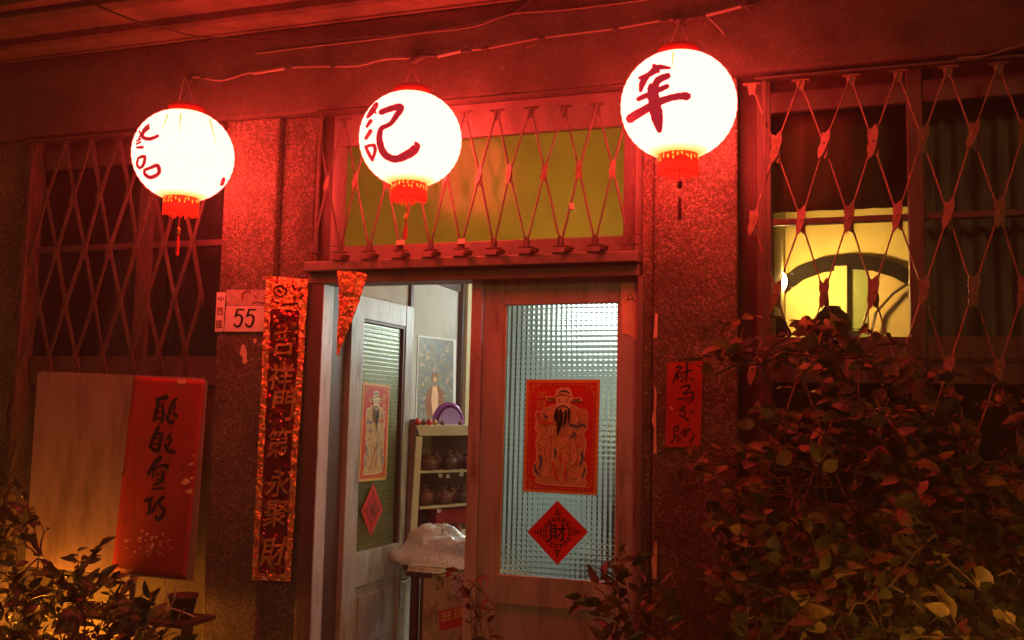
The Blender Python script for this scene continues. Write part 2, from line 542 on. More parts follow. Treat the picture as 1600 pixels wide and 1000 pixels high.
# ------------------------------------------------------------------ glyphs
_fc = bpy.data.curves.new('glyph_curve', 'FONT')
_fo = bpy.data.objects.new('glyph_source', _fc)
COL.objects.link(_fo)
_gc = {}
def glyph(ch, bold=0.0):
    k = (ch, bold)
    if k not in _gc:
        _fc.body = ch; _fc.offset = bold; _fc.resolution_u = 3
        dg = bpy.context.evaluated_depsgraph_get(); dg.update()
        me = bpy.data.meshes.new_from_object(_fo.evaluated_get(dg))
        vs = [(q.co.x, q.co.y) for q in me.vertices]
        x0 = min(q[0] for q in vs); x1 = max(q[0] for q in vs); y0 = min(q[1] for q in vs); y1 = max(q[1] for q in vs)
        vs = [((x - x0) / (x1 - x0), (y1 - y) / (y1 - y0)) for x, y in vs]
        _gc[k] = (vs, [tuple(p.vertices) for p in me.polygons])
        bpy.data.meshes.remove(me)
    return _gc[k]
def put(mb, f, ch, x0, y0, x1, y1, h, bold=0.0, sl=0.0, jit=0.0):
    vs, fs = glyph(ch, bold)
    mb.add([f(x0 + u * (x1 - x0) + sl * (.5 - v_) * (x1 - x0), y0 + v_ * (y1 - y0) + jit * (.5 - u) * (y1 - y0), h) for u, v_ in vs], fs)
# ================================================================== SETTING
def Z(px, py, Y=0.0): return P(px, py, Y).z
def X(px, py=500, Y=0.0): return P(px, py, Y).x

tag(obj('pavement', MB().box((-12, -9, -.1), (12, .0, 0)), M_ASPHALT), kind='structure')

# ------------------------------------------------------------------ the shop front
shop = thing('shop_front', (0, .2, 0), 'old stone and timber shop front with double door, barred windows and cornice', 'building')
ZL = 3.17; ZT = 3.65
xa0, xa1, xa2 = X(349, 300), X(432, 300), X(484, 300)
xb0, xb1, xb2 = X(1000, 500), X(1020, 500), X(1153, 500)
MB_ = MB
obj('pillar', MB().box((xa0, 0, 0), (xa1, .4, ZL)), M_STONE, shop, bevel=.012)
obj('pilaster', MB().box((xa1 + .002, .045, 0), (xa2, .4, ZL)), M_STONE, shop, bevel=.006)
obj('pillar', MB().box((xb1, 0, 0), (xb2, .4, ZL)), M_STONE, shop, bevel=.012)
obj('pilaster', MB().box((xb0, .03, 0), (xb1 - .002, .4, ZL)), M_STONE, shop, bevel=.006)
xl = X(38, 300)
obj('end_wall', MB().box((-9, .02, 0), (xl, .4, ZL)), M_STONE, shop, bevel=.01)
obj('lintel_beam', MB().box((-9, -.03, ZL), (9, .45, ZT)), M_BEAM, shop, bevel=.015)
# stepped cornice above the lintel, open to the street
y1 = PZ(0, 80, ZT).y; z2 = P(0, 64, y1).z; y2 = PZ(0, 40, z2).y; z3 = P(0, 22, y2).z
cn = MB()
prof = [(.45, ZT), (y1, ZT), (y1 - .012, ZT + .02), (y1 - .012, z2), (y2, z2), (y2 - .02, z2 + .03), (y2 - .02, z3), (y2 - .09, z3), (y2 - .09, z3 + 1.2), (.45, z3 + 1.2)]
n = len(prof)
cn.add([(-9, y, z) for y, z in prof] + [(9, y, z) for y, z in prof],
       [tuple(range(n)), tuple(range(2 * n - 1, n - 1, -1))] + [(i, (i + 1) % n, (i + 1) % n + n, i + n) for i in range(n)])
obj('cornice', cn, M_SOFFIT, shop)
g = MB()
for yy, zz in ((y1 + .12, ZT), (y1 + .2, ZT)):
    g.box((-9, yy, zz - .012), (9, yy + .018, zz - .001))
obj('cornice_bead', g, M_SOFFIT, shop)

# ---- header between transom and door
zh0, zh1, zh2 = Z(750, 437), Z(750, 418), Z(750, 399, -.06)
hx0, hx1 = X(484, 430), X(998, 430)
obj('door_header', MB().box((hx0, -.01, zh0), (hx1, .14, zh1)), M_WOOD, shop, bevel=.004)
obj('transom_sill', MB().box((hx0 - .01, -.05, zh1 + .0), (hx1 + .005, .16, zh2)), M_WOOD, shop, bevel=.005)
# door jambs
xj = X(507, 444)
obj('door_jamb', MB().box((hx0, -.005, 0), (xj - .006, .104, zh0 - .002)), M_FRAME, shop, bevel=.003)
obj('jamb_lining', MB().box((xj - .0055, -.002, 0), (xj, .105, zh0 - .002)), M_DOOR, shop)
obj('door_jamb', MB().box((hx1 - .004, .0, 0), (hx1 + .02, .12, zh0 - .002)), M_WOOD, shop, bevel=.002)
obj('inner_jamb', MB().box((xj - .08, .108, 0), (xj - .004, .262, zh0 + .2)), M_DARKWOOD, shop)
obj('inner_jamb', MB().box((hx1 - .01, .125, 0), (hx1 + .2, .3, zh0 + .2)), M_DARKWOOD, shop)

# ---- transom window
tw = MB()
YT = .09
zt0 = Z(760, 378, YT); zt1 = Z(850, 208, YT)
tx0, tx1 = X(541, 300, YT), X(976, 280, YT)
ox0 = X(497, 300, YT); ox1 = xb0
tw.box((ox0 + .1, YT - .03, zh2 + .001), (ox1, YT + .03, zt0)); tw.box((ox0 + .1, YT - .03, zt1), (ox1, YT + .03, ZL - .001))
tw.box((ox0 + .1, YT - .028, zt0 + .001), (tx0, YT + .028, zt1 - .001)); tw.box((tx1, YT - .028, zt0 + .001), (ox1, YT + .028, zt1 - .001))
tw.box((ox0 - .06, YT - .04, zh2 + .001), (ox0, YT + .04, ZL - .001))
twf = obj('transom_window', tw, M_WOOD, shop, bevel=.004)
obj('pane', MB().box((tx0, YT + .004, zt0), (tx1, YT + .01, zt1)), M_AMBER, twf)
obj('side_pane', MB().box((ox0, YT + .004, zh2), (ox0 + .1, YT + .01, ZL)), M_DARKWOOD, twf)  # opaque dark colour keeps this pane dark, in place of reflecting glass

# ---- right-hand window: three panes above, two panels below
YR = .12
zz = lambda py: Z(1420, py, YR)
rz_top0, rz_top1 = zz(163), zz(130)
rz_mid0, rz_mid1 = zz(345), zz(335)
rz_bot0, rz_bot1 = zz(600), zz(527)
rz_low0 = zz(812); rz_low1 = zz(792)
rx = [X(1183, 400, YR), X(1206, 400, YR), X(1420, 400, YR), X(1445, 400, YR), X(1700, 400, YR), X(1730, 400, YR)]
rw = MB()
rw.box((rx[0], YR - .03, 0.4), (rx[1], YR + .03, ZL - .002))
rw.box((rx[2], YR - .03, 0.4), (rx[3], YR + .03, ZL - .002))
rw.box((rx[4], YR - .03, 0.4), (rx[5], YR + .03, ZL - .002))
for a, b_ in ((rx[1], rx[2]), (rx[3], rx[4])):
    rw.box((a, YR - .027, rz_top0), (b_, YR + .027, rz_top1))
    rw.box((a, YR - .02, rz_mid0), (b_, YR + .02, rz_mid1))
    rw.box((a, YR - .027, rz_bot0), (b_, YR + .027, rz_bot1))
    rw.box((a, YR - .027, rz_low0), (b_, YR + .027, rz_low1))
rwf = obj('window', rw, M_FRAME, shop, bevel=.004)
rwf['label'] = 'wide timber window right of the door, yellow room behind its left pane'
obj('groove_strip', MB().box((rx[1] + .05, YR - .034, zz(566)), (rx[4], YR - .0275, zz(560))), M_DARKWOOD, rwf)
for a, b_ in ((rx[1], rx[2]), (rx[3], rx[4])):
    for z0_, z1_ in ((rz_mid1, rz_top0), (rz_bot1, rz_mid0), (rz_low1, rz_bot0)):
        obj('pane', MB().box((a, YR + .004, z0_), (b_, YR + .009, z1_)), M_PANE, rwf)
struct_back = obj('light_block_board', MB().box((rx[0] + .01, YR + .05, rz_low0), (rx[5] - .01, YR + .07, rz_bot1 - .02)), M_DARKROOM, rwf)  # added dark board, hides the lit yellow room behind the lower panes
obj('window_wall', MB().box((rx[0], YR - .01, 0), (rx[5], .35, rz_low0 - .001)), M_BEAM, shop)
obj('side_post', MB().box((xb2 + .002, .1, 0), (rx[0] - .002, .3, ZL)), M_DARKWOOD, shop)
obj('end_wall', MB().box((rx[5], .03, 0), (9, .4, ZL)), M_STONE, shop, bevel=.01)
obj('window_head', MB().box((rx[0], YR + .0, rz_top1), (rx[5], .3, ZL)), M_DARKWOOD, shop)

# ---- left-hand window
YW = .14
zl_ = lambda py: Z(150, py, YW)
lx = [xl, X(64, 350, YW), X(222, 350, YW), X(241, 350, YW), xa0 - .05, xa0]
lw = MB()
lw.box((lx[0], YW - .03, .4), (lx[1], YW + .03, ZL - .002))
lw.box((lx[2], YW - .03, .4), (lx[3], YW + .03, ZL - .002))
lw.box((lx[4], YW - .03, .4), (lx[5], YW + .03, ZL - .002))
for i, (a, b_) in enumerate(((lx[1], lx[2]), (lx[3], lx[4]))):
    lw.box((a, YW - .027, zl_(262)), (b_, YW + .027, zl_(232)))
    lw.box((a, YW - .02, zl_(392)), (b_, YW + .02, zl_(383)))
    lw.box((a, YW - .027, zl_(600)), (b_, YW + .027, zl_(557)))
lwf = obj('window', lw, M_FRAME, shop, bevel=.004)
lwf['label'] = 'dark timber window left of the door above the board'
for a, b_ in ((lx[1], lx[2]), (lx[3], lx[4])):
    for z0_, z1_ in ((zl_(383), zl_(262)), (zl_(557), zl_(392))):
        obj('pane', MB().box((a, YW + .004, z0_), (b_, YW + .009, z1_)), M_PANE, lwf)
obj('window_wall', MB().box((lx[0], YW - .005, 0), (lx[5], .35, zl_(600) - .001)), M_BEAM, shop)
obj('window_head', MB().box((lx[0], YW, zl_(232) + .001), (lx[5], .3, ZL)), M_DARKWOOD, shop)

# ---- patterned glass
def pattern_glass(corner, nx, ny, sub, amp, n, front=False):
    """corner(u, v) -> point; relief of small square pillows on the back"""
    mb = MB()
    def fr(u, v):
        a = abs(math.sin(math.pi * u * nx)) ** .7 * abs(math.sin(math.pi * v * ny)) ** .7
        return corner(u, v) + n * (.003 + amp * a)
    mb.grid(fr, nx * sub, ny * sub)
    k = len(mb.f)
    mb.grid(lambda u, v: corner(u, v), 1, 1)
    # the two faces of the pane look away from each other
    mb.f = [tuple(reversed(f)) if (i < k) == front else f for i, f in enumerate(mb.f)]
    return mb

# ---- the closed right-hand leaf
YD = .05
fD = MY(YD)
dr = MB()
BT = 1325
dr.slab(fD, [(756, 436), (787.5, 436), (766, BT), (735, BT)], 0, -.04)
dr.slab(fD, [(968, 430), (997, 430), (998, BT), (958, BT)], 0, -.04)
dr.slab(fD, [(787.5, 436), (968, 430), (968, 473), (787, 477)], -.002, -.038)
dr.slab(fD, [(775.5, 897), (962.5, 911), (961.5, 959), (773.5, 943)], -.002, -.038)
dr.slab(fD, [(770, 1240), (960, 1262), (959, BT), (766, BT)], -.002, -.038)
dleaf = obj('door', dr, M_DOOR, shop, bevel=.004)
dleaf['label'] = 'closed right-hand door leaf with patterned glass'
dm = MB(); dm.slab(fD, [(773.5, 938), (961.5, 954), (960, 1262), (770, 1240)], -.012, -.03)
obj('lower_panel', dm, M_DOOR, dleaf, bevel=.003)
db = MB()
db.slab(fD, [(786.5, 477), (791, 477), (779.5, 897), (775.5, 897)], -.008, -.024)
db.slab(fD, [(964.5, 473.5), (968, 473.5), (963, 911), (959.5, 910.5)], -.008, -.024)
obj('glazing_bead', db, M_PALEWOOD, dleaf)
da = MB(); da.slab(fD, [(739.5, 436), (755.5, 436), (734.5, BT), (715, BT)], .018, -.05)
obj('astragal', da, M_DOOR, dleaf, bevel=.004)
ga, gb, gc, gd = P(787, 477, YD + .02), P(968, 473, YD + .02), P(963, 911, YD + .02), P(775.5, 897, YD + .02)
obj('glass', pattern_glass(lambda u, v: (ga * (1 - u) + gb * u) * (1 - v) + (gd * (1 - u) + gc * u) * v, 23, 52, 5, .0030, Vector((0, 1, 0))), M_PATGLASS, dleaf, smooth=True, fix=False)

# ---- the open left-hand leaf, swung into the room
H0 = P(548, 560, .27)
best = None
for i in range(200, 900):
    a = math.radians(i / 10)
    p = H0 + Vector((math.cos(a), math.sin(a), 0)) * .74
    q = p - CAM
    px_ = 800 + F * q.dot(RX) / q.dot(FW)
    if best is None or abs(px_ - 645) < best[0]: best = (abs(px_ - 645), a)
AL = best[1]
dL = Vector((math.cos(AL), math.sin(AL), 0)); nL = Vector((math.sin(AL), -math.cos(AL), 0))
fL = MPl(H0, nL)
ol = MB()
ztop = 2.24
ltop = 456 + 0
# outline in picture coordinates, left edge 553..520, right edge 647..
def lp(u, z):          # leaf coordinates: metres from hinge, height
    p = H0 + dL * u; return Vector((p.x, p.y, z))
def leafbox(mb, u0, u1, z0_, z1_, h0, h1):
    mb.prism([lp(u0, z0_) + nL * h1, lp(u1, z0_) + nL * h1, lp(u1, z1_) + nL * h1, lp(u0, z1_) + nL * h1], nL * (h0 - h1))
def uz(px, py):
    p = PP(px, py, H0, nL); return (p - H0).dot(dL), p.z
gu0, gz1 = uz(565, 497); gu1, _ = uz(634, 600); _, gz0 = uz(552, 866)
_, ptop = uz(560, 928); pu0, pz1 = uz(548, 918)
WU = .74; LT = uz(646, 480)[1]
gu0, gu1 = .135, min(gu1, WU - .1)
leafbox(ol, 0, gu0, .03, LT, -.04, 0); leafbox(ol, gu1, WU, .03, LT, -.04, 0)
leafbox(ol, gu0, gu1, gz1, LT, -.038, -.002); leafbox(ol, gu0, gu1, uz(600, 905)[1], gz0, -.038, -.002); leafbox(ol, gu0, gu1, .03, .25, -.038, -.002)
oleaf = obj('door', ol, M_DOOR, shop, bevel=.004)
oleaf['label'] = 'open left-hand door leaf standing into the room'
lpn = MB(); leafbox(lpn, gu0, gu1, .25, uz(600, 905)[1], -.03, -.018); leafbox(lpn, gu0 + .06, gu1 - .06, .31, uz(600, 905)[1] - .06, -.03, -.008)
obj('lower_panel', lpn, M_DOOR, oleaf, bevel=.003)
lb = MB()
leafbox(lb, gu1 - .02, gu1 - .001, gz0 + .001, gz1 - .001, -.036, -.006); leafbox(lb, gu0 + .001, gu1 - .02, gz1 - .015, gz1 - .001, -.036, -.006)
obj('glazing_bead', lb, M_DARKWOOD, oleaf)
obj('glass', pattern_glass(lambda u, v: lp(gu0 + (gu1 - gu0) * u, gz1 + (gz0 - gz1) * v) - nL * .026, 22, 52, 4, .0034, nL, True), M_PATGLASS2, oleaf, smooth=True, fix=False)
hd = MB()
hu, hz = uz(626, 905)
leafbox(hd, WU - .085, WU - .045, hz - .17, hz + .07, 0, .006)
hp = lp(WU - .065, hz + .0)
hd.tube([hp, hp + nL * .05, hp + nL * .055 - dL * .02, hp + nL * .055 - dL * .12], [.009, .009, .009, .007], 8)
obj('door_handle', hd, M_BRASS, oleaf, bevel=.002)

# ------------------------------------------------------------------ rooms
XI = -1.085
def struct(name, mb, m, **k): return tag(obj(name, mb, m, **k), kind='structure')
struct('room_floor', MB().box((-4.5, .41, -.02), (4.5, 4.5, .03)), M_FLOORIN)
struct('room_floor', MB().box((hx0, .05, .0), (hx1, .41, .028)), M_FLOORIN)
struct('room_ceiling', MB().box((-4.5, .1, 3.3), (4.5, 4.5, 3.4)), M_WALLIN)
yend = PXp(714, 560, XI).y; ypost = PXp(640, 460, XI).y
zpan = PXp(716, 456, XI).z
struct('room_wall', MB().box((XI - .06, .27, .03), (XI, yend, zpan)), M_WALLIN)
struct('room_wall', MB().box((XI - .06, .27, zpan), (XI + .02, 2.4, 3.3)), M_DARKWOOD)
struct('room_wall', MB().box((-1.6, 4.2, 0), (1.1, 4.3, 3.3)), simple('back_wall_paint', (.62, .68, .64), .8, .1, 3, dirt=((.45, .48, .44), 2.5)))
struct('room_wall', MB().box((1.08, .305, 0), (1.2, 4.3, 3.3)), M_YELLOW)
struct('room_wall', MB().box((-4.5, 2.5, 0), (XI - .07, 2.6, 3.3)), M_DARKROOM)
struct('room_wall', MB().box((-1.75, 2.6, 0), (-1.65, 4.2, 3.3)), M_DARKWOOD)
pst = thing('timber_post', (XI, yend + .05, .03), 'upright timber post at the far end of the pale wall, seen through the open door', 'post')
obj('dark_half', MB().box((XI - .07, yend + .001, .03), (XI + .035, yend + .04, 3.25)), M_DARKWOOD, pst)
px1 = X(728, 600, yend + .045)
obj('pale_half', MB().box((X(719, 600, yend + .045), yend + .045, .03), (px1, yend + .12, 3.25)), M_PALEWOOD, pst)
bt = obj('wall_batten', MB().box((XI + .001, ypost - .02, 1.0), (XI + .022, ypost + .02, zpan - .001)), M_DARKWOOD)
tag(bt, 'narrow dark batten on the pale wall above the corner of the open leaf', 'batten')
# wall of the yellow room with its arch
YA = 1.5
struct('room_wall', MB().box((1.2, YA, 0), (4.5, YA + .1, 3.3)), M_YELLOW)
fA = MY(YA)
arch = MB()
ap = [(1196, 520), (1204, 478), (1222, 450), (1250, 428), (1285, 415), (1325, 410), (1365, 413), (1400, 424), (1432, 442), (1455, 470)]
outer = []; inner = []
for i, (x, y) in enumerate(ap):
    a = Vector(ap[max(i - 1, 0)]); b = Vector(ap[min(i + 1, len(ap) - 1)]); t = (b - a).normalized(); nn = Vector((t.y, -t.x)) * 11
    outer.append((x + nn.x, y + nn.y)); inner.append((x - nn.x, y - nn.y))
for i in range(len(ap) - 1):
    arch.slab(fA, [outer[i], outer[i + 1], inner[i + 1], inner[i]], .035, .001)
aw = thing('arched_partition', fA(1325, 560, 0), 'dark arched frame with coloured panels on the yellow wall behind the window', 'partition')
obj('arch_frame', arch, simple('near_black_wood', (.008, .005, .003), .9, .2, 10, spec=.1), aw)
q = MB(); q.slab(fA, [(1225, 452), (1252, 432), (1304, 420), (1304, 620), (1212, 620), (1210, 470)], .012, .001); obj('pale_panel', q, M_YELLOW, aw)
q = MB(); q.slab(fA, [(1304, 418), (1323, 417), (1323, 620), (1304, 620)], .05, .001); obj('upright', q, M_TAN, aw)
q = MB(); q.slab(fA, [(1323, 417), (1356, 419), (1356, 620), (1323, 620)], .02, .001); obj('green_panel', q, M_GREENCLOTH, aw)
q = MB(); q.slab(fA, [(1356, 419), (1395, 428), (1430, 446), (1445, 470), (1445, 620), (1356, 620)], .015, .001); obj('tan_panel', q, M_TAN, aw)
q = MB(); q.tube([fA(1425, 440, .05), fA(1395, 460, .05), fA(1368, 490, .05), fA(1357, 540, .05)], .008, 6); obj('curved_stay', q, M_DARKWOOD, aw)
# warm lamp
lmp = thing('glass_globe_lamp', P(1222, 440, 1.2), 'lit white globe lamp glowing at the left edge of the yellow window', 'lamp')
q = MB(); c_ = P(1208, 440, 1.15)
q.lathe(c_, [(.001, -.075)] + [(.075 * math.sin(a * math.pi / 10), -.075 * math.cos(a * math.pi / 10)) for a in range(1, 10)] + [(.001, .075)], 16)
obj('globe', q, M_BULBW, lmp, smooth=True)
q = MB(); q.tube([c_ + Vector((0, 0, .078)), c_ + Vector((0, 0, .14)), (c_.x, YA - .002, c_.z + .16)], .012, 8); obj('arm', q, M_DARKWOOD, lmp)
# blinds and curtain behind the panes
def folds(x0, x1, z0_, z1_, Y, m, name, label, cat, amp=.018, nf=9):
    mb = MB()
    mb.grid(lambda u, v: Vector((x0 + (x1 - x0) * u, Y + amp * math.sin(u * nf * 6.28 + 1.3 * math.sin(u * 9)) + .006 * math.sin(v * 5), z1_ + (z0_ - z1_) * v)), nf * 8, 6)
    o = obj(name, mb, m, smooth=True, fix=False); sm = o.modifiers.new('thick', 'SOLIDIFY'); sm.thickness = .003
    return tag(o, label, cat)
folds(rx[1] - .02, rx[2] + .03, Z(1320, 328, .22), ZL - .02, .22, M_OLIVE, 'blind', 'dark olive cloth hung behind the upper left pane of the right-hand window', 'blind', .008, 5)
folds(rx[3] - .02, rx[4] + .05, .9, ZL - .02, .25, M_GREYBLUE, 'curtain', 'grey curtain hung behind the right half of the right-hand window', 'curtain', .02, 10)
folds(lx[1] - .02, lx[2] + .05, 1.2, ZL - .02, .3, simple('maroon_curtain', (.14, .09, .09), .9, .3, 4), 'curtain', 'dark curtain hanging behind the left half of the left-hand window', 'curtain', .015, 7)
folds(lx[3] - .02, lx[4] + .1, 1.2, ZL - .02, .34, simple('slate_curtain', (.09, .1, .1), .9, .3, 4), 'curtain', 'slate curtain hanging behind the right half of the left-hand window', 'curtain', .01, 4)
for (px_, py_, r_, lab) in ((1214, 512, .055, 'dark round jar in the lower left corner of the yellow pane'), (1300, 508, .09, 'large dark round jar on the sill behind the yellow pane')):
    c_ = P(px_, py_, .45)
    q = MB().lathe((c_.x, c_.y, c_.z - r_), [(.001, 0), (r_ * .6, 0), (r_ * .95, r_ * .6), (r_, r_), (r_ * .85, r_ * 1.5), (r_ * .5, r_ * 1.85), (r_ * .45, r_ * 2), (.001, r_ * 2.02)], 16)
    tag(obj('jar', q, M_POT, smooth=True), lab, 'jar', 'jars on the sill of the yellow room')
c_ = P(1330, 525, .4)
q = MB().lathe((c_.x, c_.y, c_.z - .03), [(.001, 0), (.03, 0), (.05, .05), (.047, .05), (.028, .006), (.001, .006)], 16)
tag(obj('bowl', q, M_PLATEW, smooth=True), 'small pale bowl on the sill between the dark jar and the green panel', 'bowl')
q = MB().box((rx[0], .33, rz_bot1 - .12), (rx[5], .62, rz_bot1 - .09))
tag(obj('sill_shelf', q, M_DARKWOOD), 'dark wooden shelf inside the yellow room under the window', 'shelf')

# fluorescent fittings (the white light inside)
for i, (fx, fy, fz, hl, lab) in enumerate(((.08, 2.5, 2.28, .55, 'lit box light glowing in the top right corner of the patterned door glass'), (.74, .45, 2.395, .28, 'lit fluorescent tube hidden behind the transom just inside the closed leaf'))):
    t = thing('ceiling_light', (fx, fy, fz), lab, 'lamp', 'white lights in the shop')
    if i == 0:
        obj('diffuser', MB().box((fx - hl, fy - .06, fz - .1), (fx + hl, fy + .06, fz + .17)), M_TUBE2, t, bevel=.01)
        obj('housing', MB().box((fx - hl - .01, fy - .07, fz + .171), (fx + hl + .01, fy + .07, fz + .2)), M_PLATEW, t, bevel=.004)
        zt_ = fz + .2
    else:
        obj('tube', MB().tube([(fx - hl, fy, fz), (fx + hl, fy, fz)], .022, 12), M_TUBE, t)
        obj('housing', MB().box((fx - hl - .02, fy - .04, fz - .075), (fx + hl + .02, fy + .04, fz - .03)), M_PLATEW, t, bevel=.004)
        zt_ = fz - .03
    for s_ in (-1, 1):
        obj('hanger', MB().tube([(fx + s_ * hl * .7, fy, zt_), (fx + s_ * hl * .7, fy, 3.3)], .004, 6), M_DARKWOOD, t)
folds(X(729, 600, 2.3), X(790, 600, 2.3), .5, 3.0, 2.3, M_DARKROOM, 'curtain', 'added dark sheet standing for the darkness beside the pale timber post deep in the shop', 'curtain', .02, 3)  # dark sheet added so the gap beside the post reads as unlit
# furniture dimly seen through the patterned glass
cab = thing('cabinet', (.05, 3.7, .03), 'tall dark cabinet blurred behind the patterned door glass', 'cabinet')
obj('carcass', MB().box((-.3, 3.6, .03), (.5, 4.1, 1.75)), M_DARKWOOD, cab, bevel=.01)
for k in range(4):
    obj('drawer', MB().box((-.27, 3.575, .1 + k * .41), (.47, 3.599, .47 + k * .41)), M_PALEWOOD if k % 2 else M_BROWN, cab, bevel=.005)
tb = thing('work_table', (.45, 1.7, .03), 'table with boxes blurred behind the lower part of the patterned glass', 'table')
obj('table_top', MB().box((0.0, 1.3, .72), (.95, 2.0, .76)), M_WALLIN, tb, bevel=.004)
for a, b_ in ((.04, 1.34), (.9, 1.34), (.04, 1.94), (.9, 1.94)):
    obj('leg', MB().box((a - .02, b_ - .02, .03), (a + .02, b_ + .02, .72)), M_DARKWOOD, tb)
for (a, b_, h_, m_, lab) in ((.15, .42, .34, M_DARKWOOD, 'dark box on the table behind the patterned glass'), (.5, .75, .22, M_BLUEP, 'blue box on the table behind the patterned glass')):
    tag(obj('storage_box', MB().box((a, 1.45, .761), (b_, 1.75, .761 + h_)), m_, bevel=.006), lab, 'box')
tag(obj('wall_chart', MB().box((.15, 4.17, 1.9), (.75, 4.198, 2.5)), M_DKOCH), 'dark chart on the back wall, a smudge in the door glass', 'chart')
# ------------------------------------------------------------------ added thin volume imitating lens bloom round the lanterns
hm = bpy.data.materials.new('bloom_volume'); hm.use_nodes = True; nt = hm.node_tree
for n_ in list(nt.nodes): nt.nodes.remove(n_)
out = nt.nodes.new('ShaderNodeOutputMaterial'); pv = nt.nodes.new('ShaderNodeVolumePrincipled')
pv.inputs['Color'].default_value = (.9, .88, .85, 1); pv.inputs['Density'].default_value = .015; pv.inputs['Anisotropy'].default_value = .0
nt.links.new(pv.outputs[0], out.inputs['Volume'])
hz = obj('bloom_haze', MB().box((-14, -14, -1.1), (14, 8, 6.5)), hm); hz['kind'] = 'stuff'
# ------------------------------------------------------------------ lanterns
def strokes(mb, f, lst, ox, oy, sc, h, k=1.0):
    for i, s_ in enumerate(lst):
        mb.stroke(f, [(ox + x / sc, oy + y / sc, w_ / sc) for x, y, w_ in s_], h + i * .00015, k)
    return mb

def lantern(cx, cy, wpx, Y, label, chars, ox, oy, sc, tass, kw=1.5, seams=()):
    c = P(cx, cy, Y)
    R = wpx * (c - CAM).dot(FW) / F / 2
    H = R * .93
    t = thing('paper_lantern', (c.x, c.y, c.z - H), label, 'lantern', 'three lit paper lanterns over the shop door')
    def rad(th):
        e = .045 * math.exp(-((th) / .3) ** 2)
        return 1 + .0045 * math.sin(th * 44)
    prof = []
    nr = 110
    for i in range(nr + 1):
        th = .30 + (math.pi - .60) * i / nr
        k = rad(th)
        prof.append((R * math.sin(th) ** .92 * k, -H * math.cos(th) * k))
    mb = MB().lathe(c, prof, 56)
    obj('lantern_skin', mb, M_GLOW, t, smooth=True, fix=False)
    # inside wires / seams that show as thin lines
    r0 = prof[0][0]; zb = prof[0][1]; zt = prof[-1][1]
    q = MB().lathe(c + Vector((0, 0, zt)), [(r0 * 1.02, -.012), (r0 * 1.12, .0), (r0 * 1.10, .03), (r0 * .98, .038), (r0 * .9, .03), (r0 * .9, -.01)], 28)
    obj('top_cap', q, M_CAP, t, smooth=True)
    q = MB().lathe(c + Vector((0, 0, zb)), [(r0 * .9, .012), (r0 * 1.04, .010), (r0 * 1.07, -.03), (r0 * 1.0, -.042), (r0 * .85, -.04)], 28)
    obj('bottom_collar', q, M_COLLAR, t, smooth=True)
    fl = MB()
    for k in range(26):
        a = k / 26 * 6.283
        for j in range(2):
            da_ = random.uniform(-.05, .05); zz_ = zb - random.uniform(.008, .03); hh = random.uniform(.005, .011)
            rr = r0 * 1.085
            ps = [Vector((c.x + math.cos(a + da_ + s1) * rr, c.y + math.sin(a + da_ + s1) * rr, c.z + zz_ + s2)) for s1, s2 in ((-.05, 0), (.03, -hh), (.06, 0), (0, hh))]
            fl.add(ps, [(0, 1, 2, 3)])
    o = obj('gilt_pattern', fl, M_GOLDP, t, fix=False); o['kind'] = 'stuff'
    fr_ = MB()
    for k in range(52):
        a = k / 52 * 6.283
        L = .045 * random.uniform(.7, 1.25)
        p0 = Vector((c.x + math.cos(a) * r0 * 1.0, c.y + math.sin(a) * r0 * 1.0, c.z + zb - .035))
        p1 = p0 + Vector((math.cos(a) * .004, math.sin(a) * .004, -L))
        fr_.tube([p0, p1], [.005, .004], 5)
    o = obj('fringe', fr_, M_FRINGE, t); o['kind'] = 'stuff'
    # hanging cords
    top = P(cx + 2, tass[0], Y + .02)
    for s_ in (-1, 1):
        q = MB().tube([c + Vector((s_ * r0 * .7, 0, zt + .02)), (top.x + s_ * .006, top.y, top.z)], .0025, 6)
        obj('hanging_cord', q, M_CABLE, t)
    # tassel
    z0_ = c.z + zb - .05
    kn, e0, e1, mt = tass[1:]
    pk = P(cx + tass[1][0], tass[1][1], Y); pe = P(cx + tass[1][0], e1, Y); ps_ = P(cx + tass[1][0], e0, Y)
    x_, y_ = pk.x, pk.y
    q = MB().tube([(c.x, c.y, c.z + zb - .02), (x_, y_, pk.z + .02)], .002, 5); obj('tassel_string', q, mt, t)
    q = MB().lathe((x_, y_, pk.z), [(.001, -.02), (.012, -.012), (.008, 0), (.013, .01), (.001, .022)], 10); obj('bead', q, mt if mt is M_TASSELD else M_GFOIL, t, smooth=True)
    q = MB().tube([(x_, y_, ps_.z), (x_, y_, (ps_.z + pe.z) / 2), (x_, y_, pe.z)], [.006, .009, .008], 8); obj('tassel', q, mt, t)
    # painted characters follow the skin
    def fs(x, y, h=0.0):
        d = ray(x, y).normalized()
        o_ = CAM - c; o2 = Vector((o_.x / R, o_.y / R, o_.z / H)); d2 = Vector((d.x / R, d.y / R, d.z / H))
        A = d2.dot(d2); B = o2.dot(d2); C_ = o2.dot(o2) - (1.022) ** 2
        D = B * B - A * C_
        tt = (-B - math.sqrt(max(D, 0))) / A
        p = CAM + d * tt
        return p + (p - c).normalized() * h
    for a_, b__, c__, d__ in seams:
        q = MB().stroke(fs, [(a_, b__, 3.5), ((a_ + c__) / 2, (b__ + d__) / 2, 2.2), (c__, d__, .6)], .0); obj('seam', q, M_SEAM, t, fix=False)
    for name, lst in chars:
        q = MB(); strokes(q, fs, lst, ox, oy, sc, .0, kw)
        obj(name, q, M_CHAR, t, fix=False)
    return t

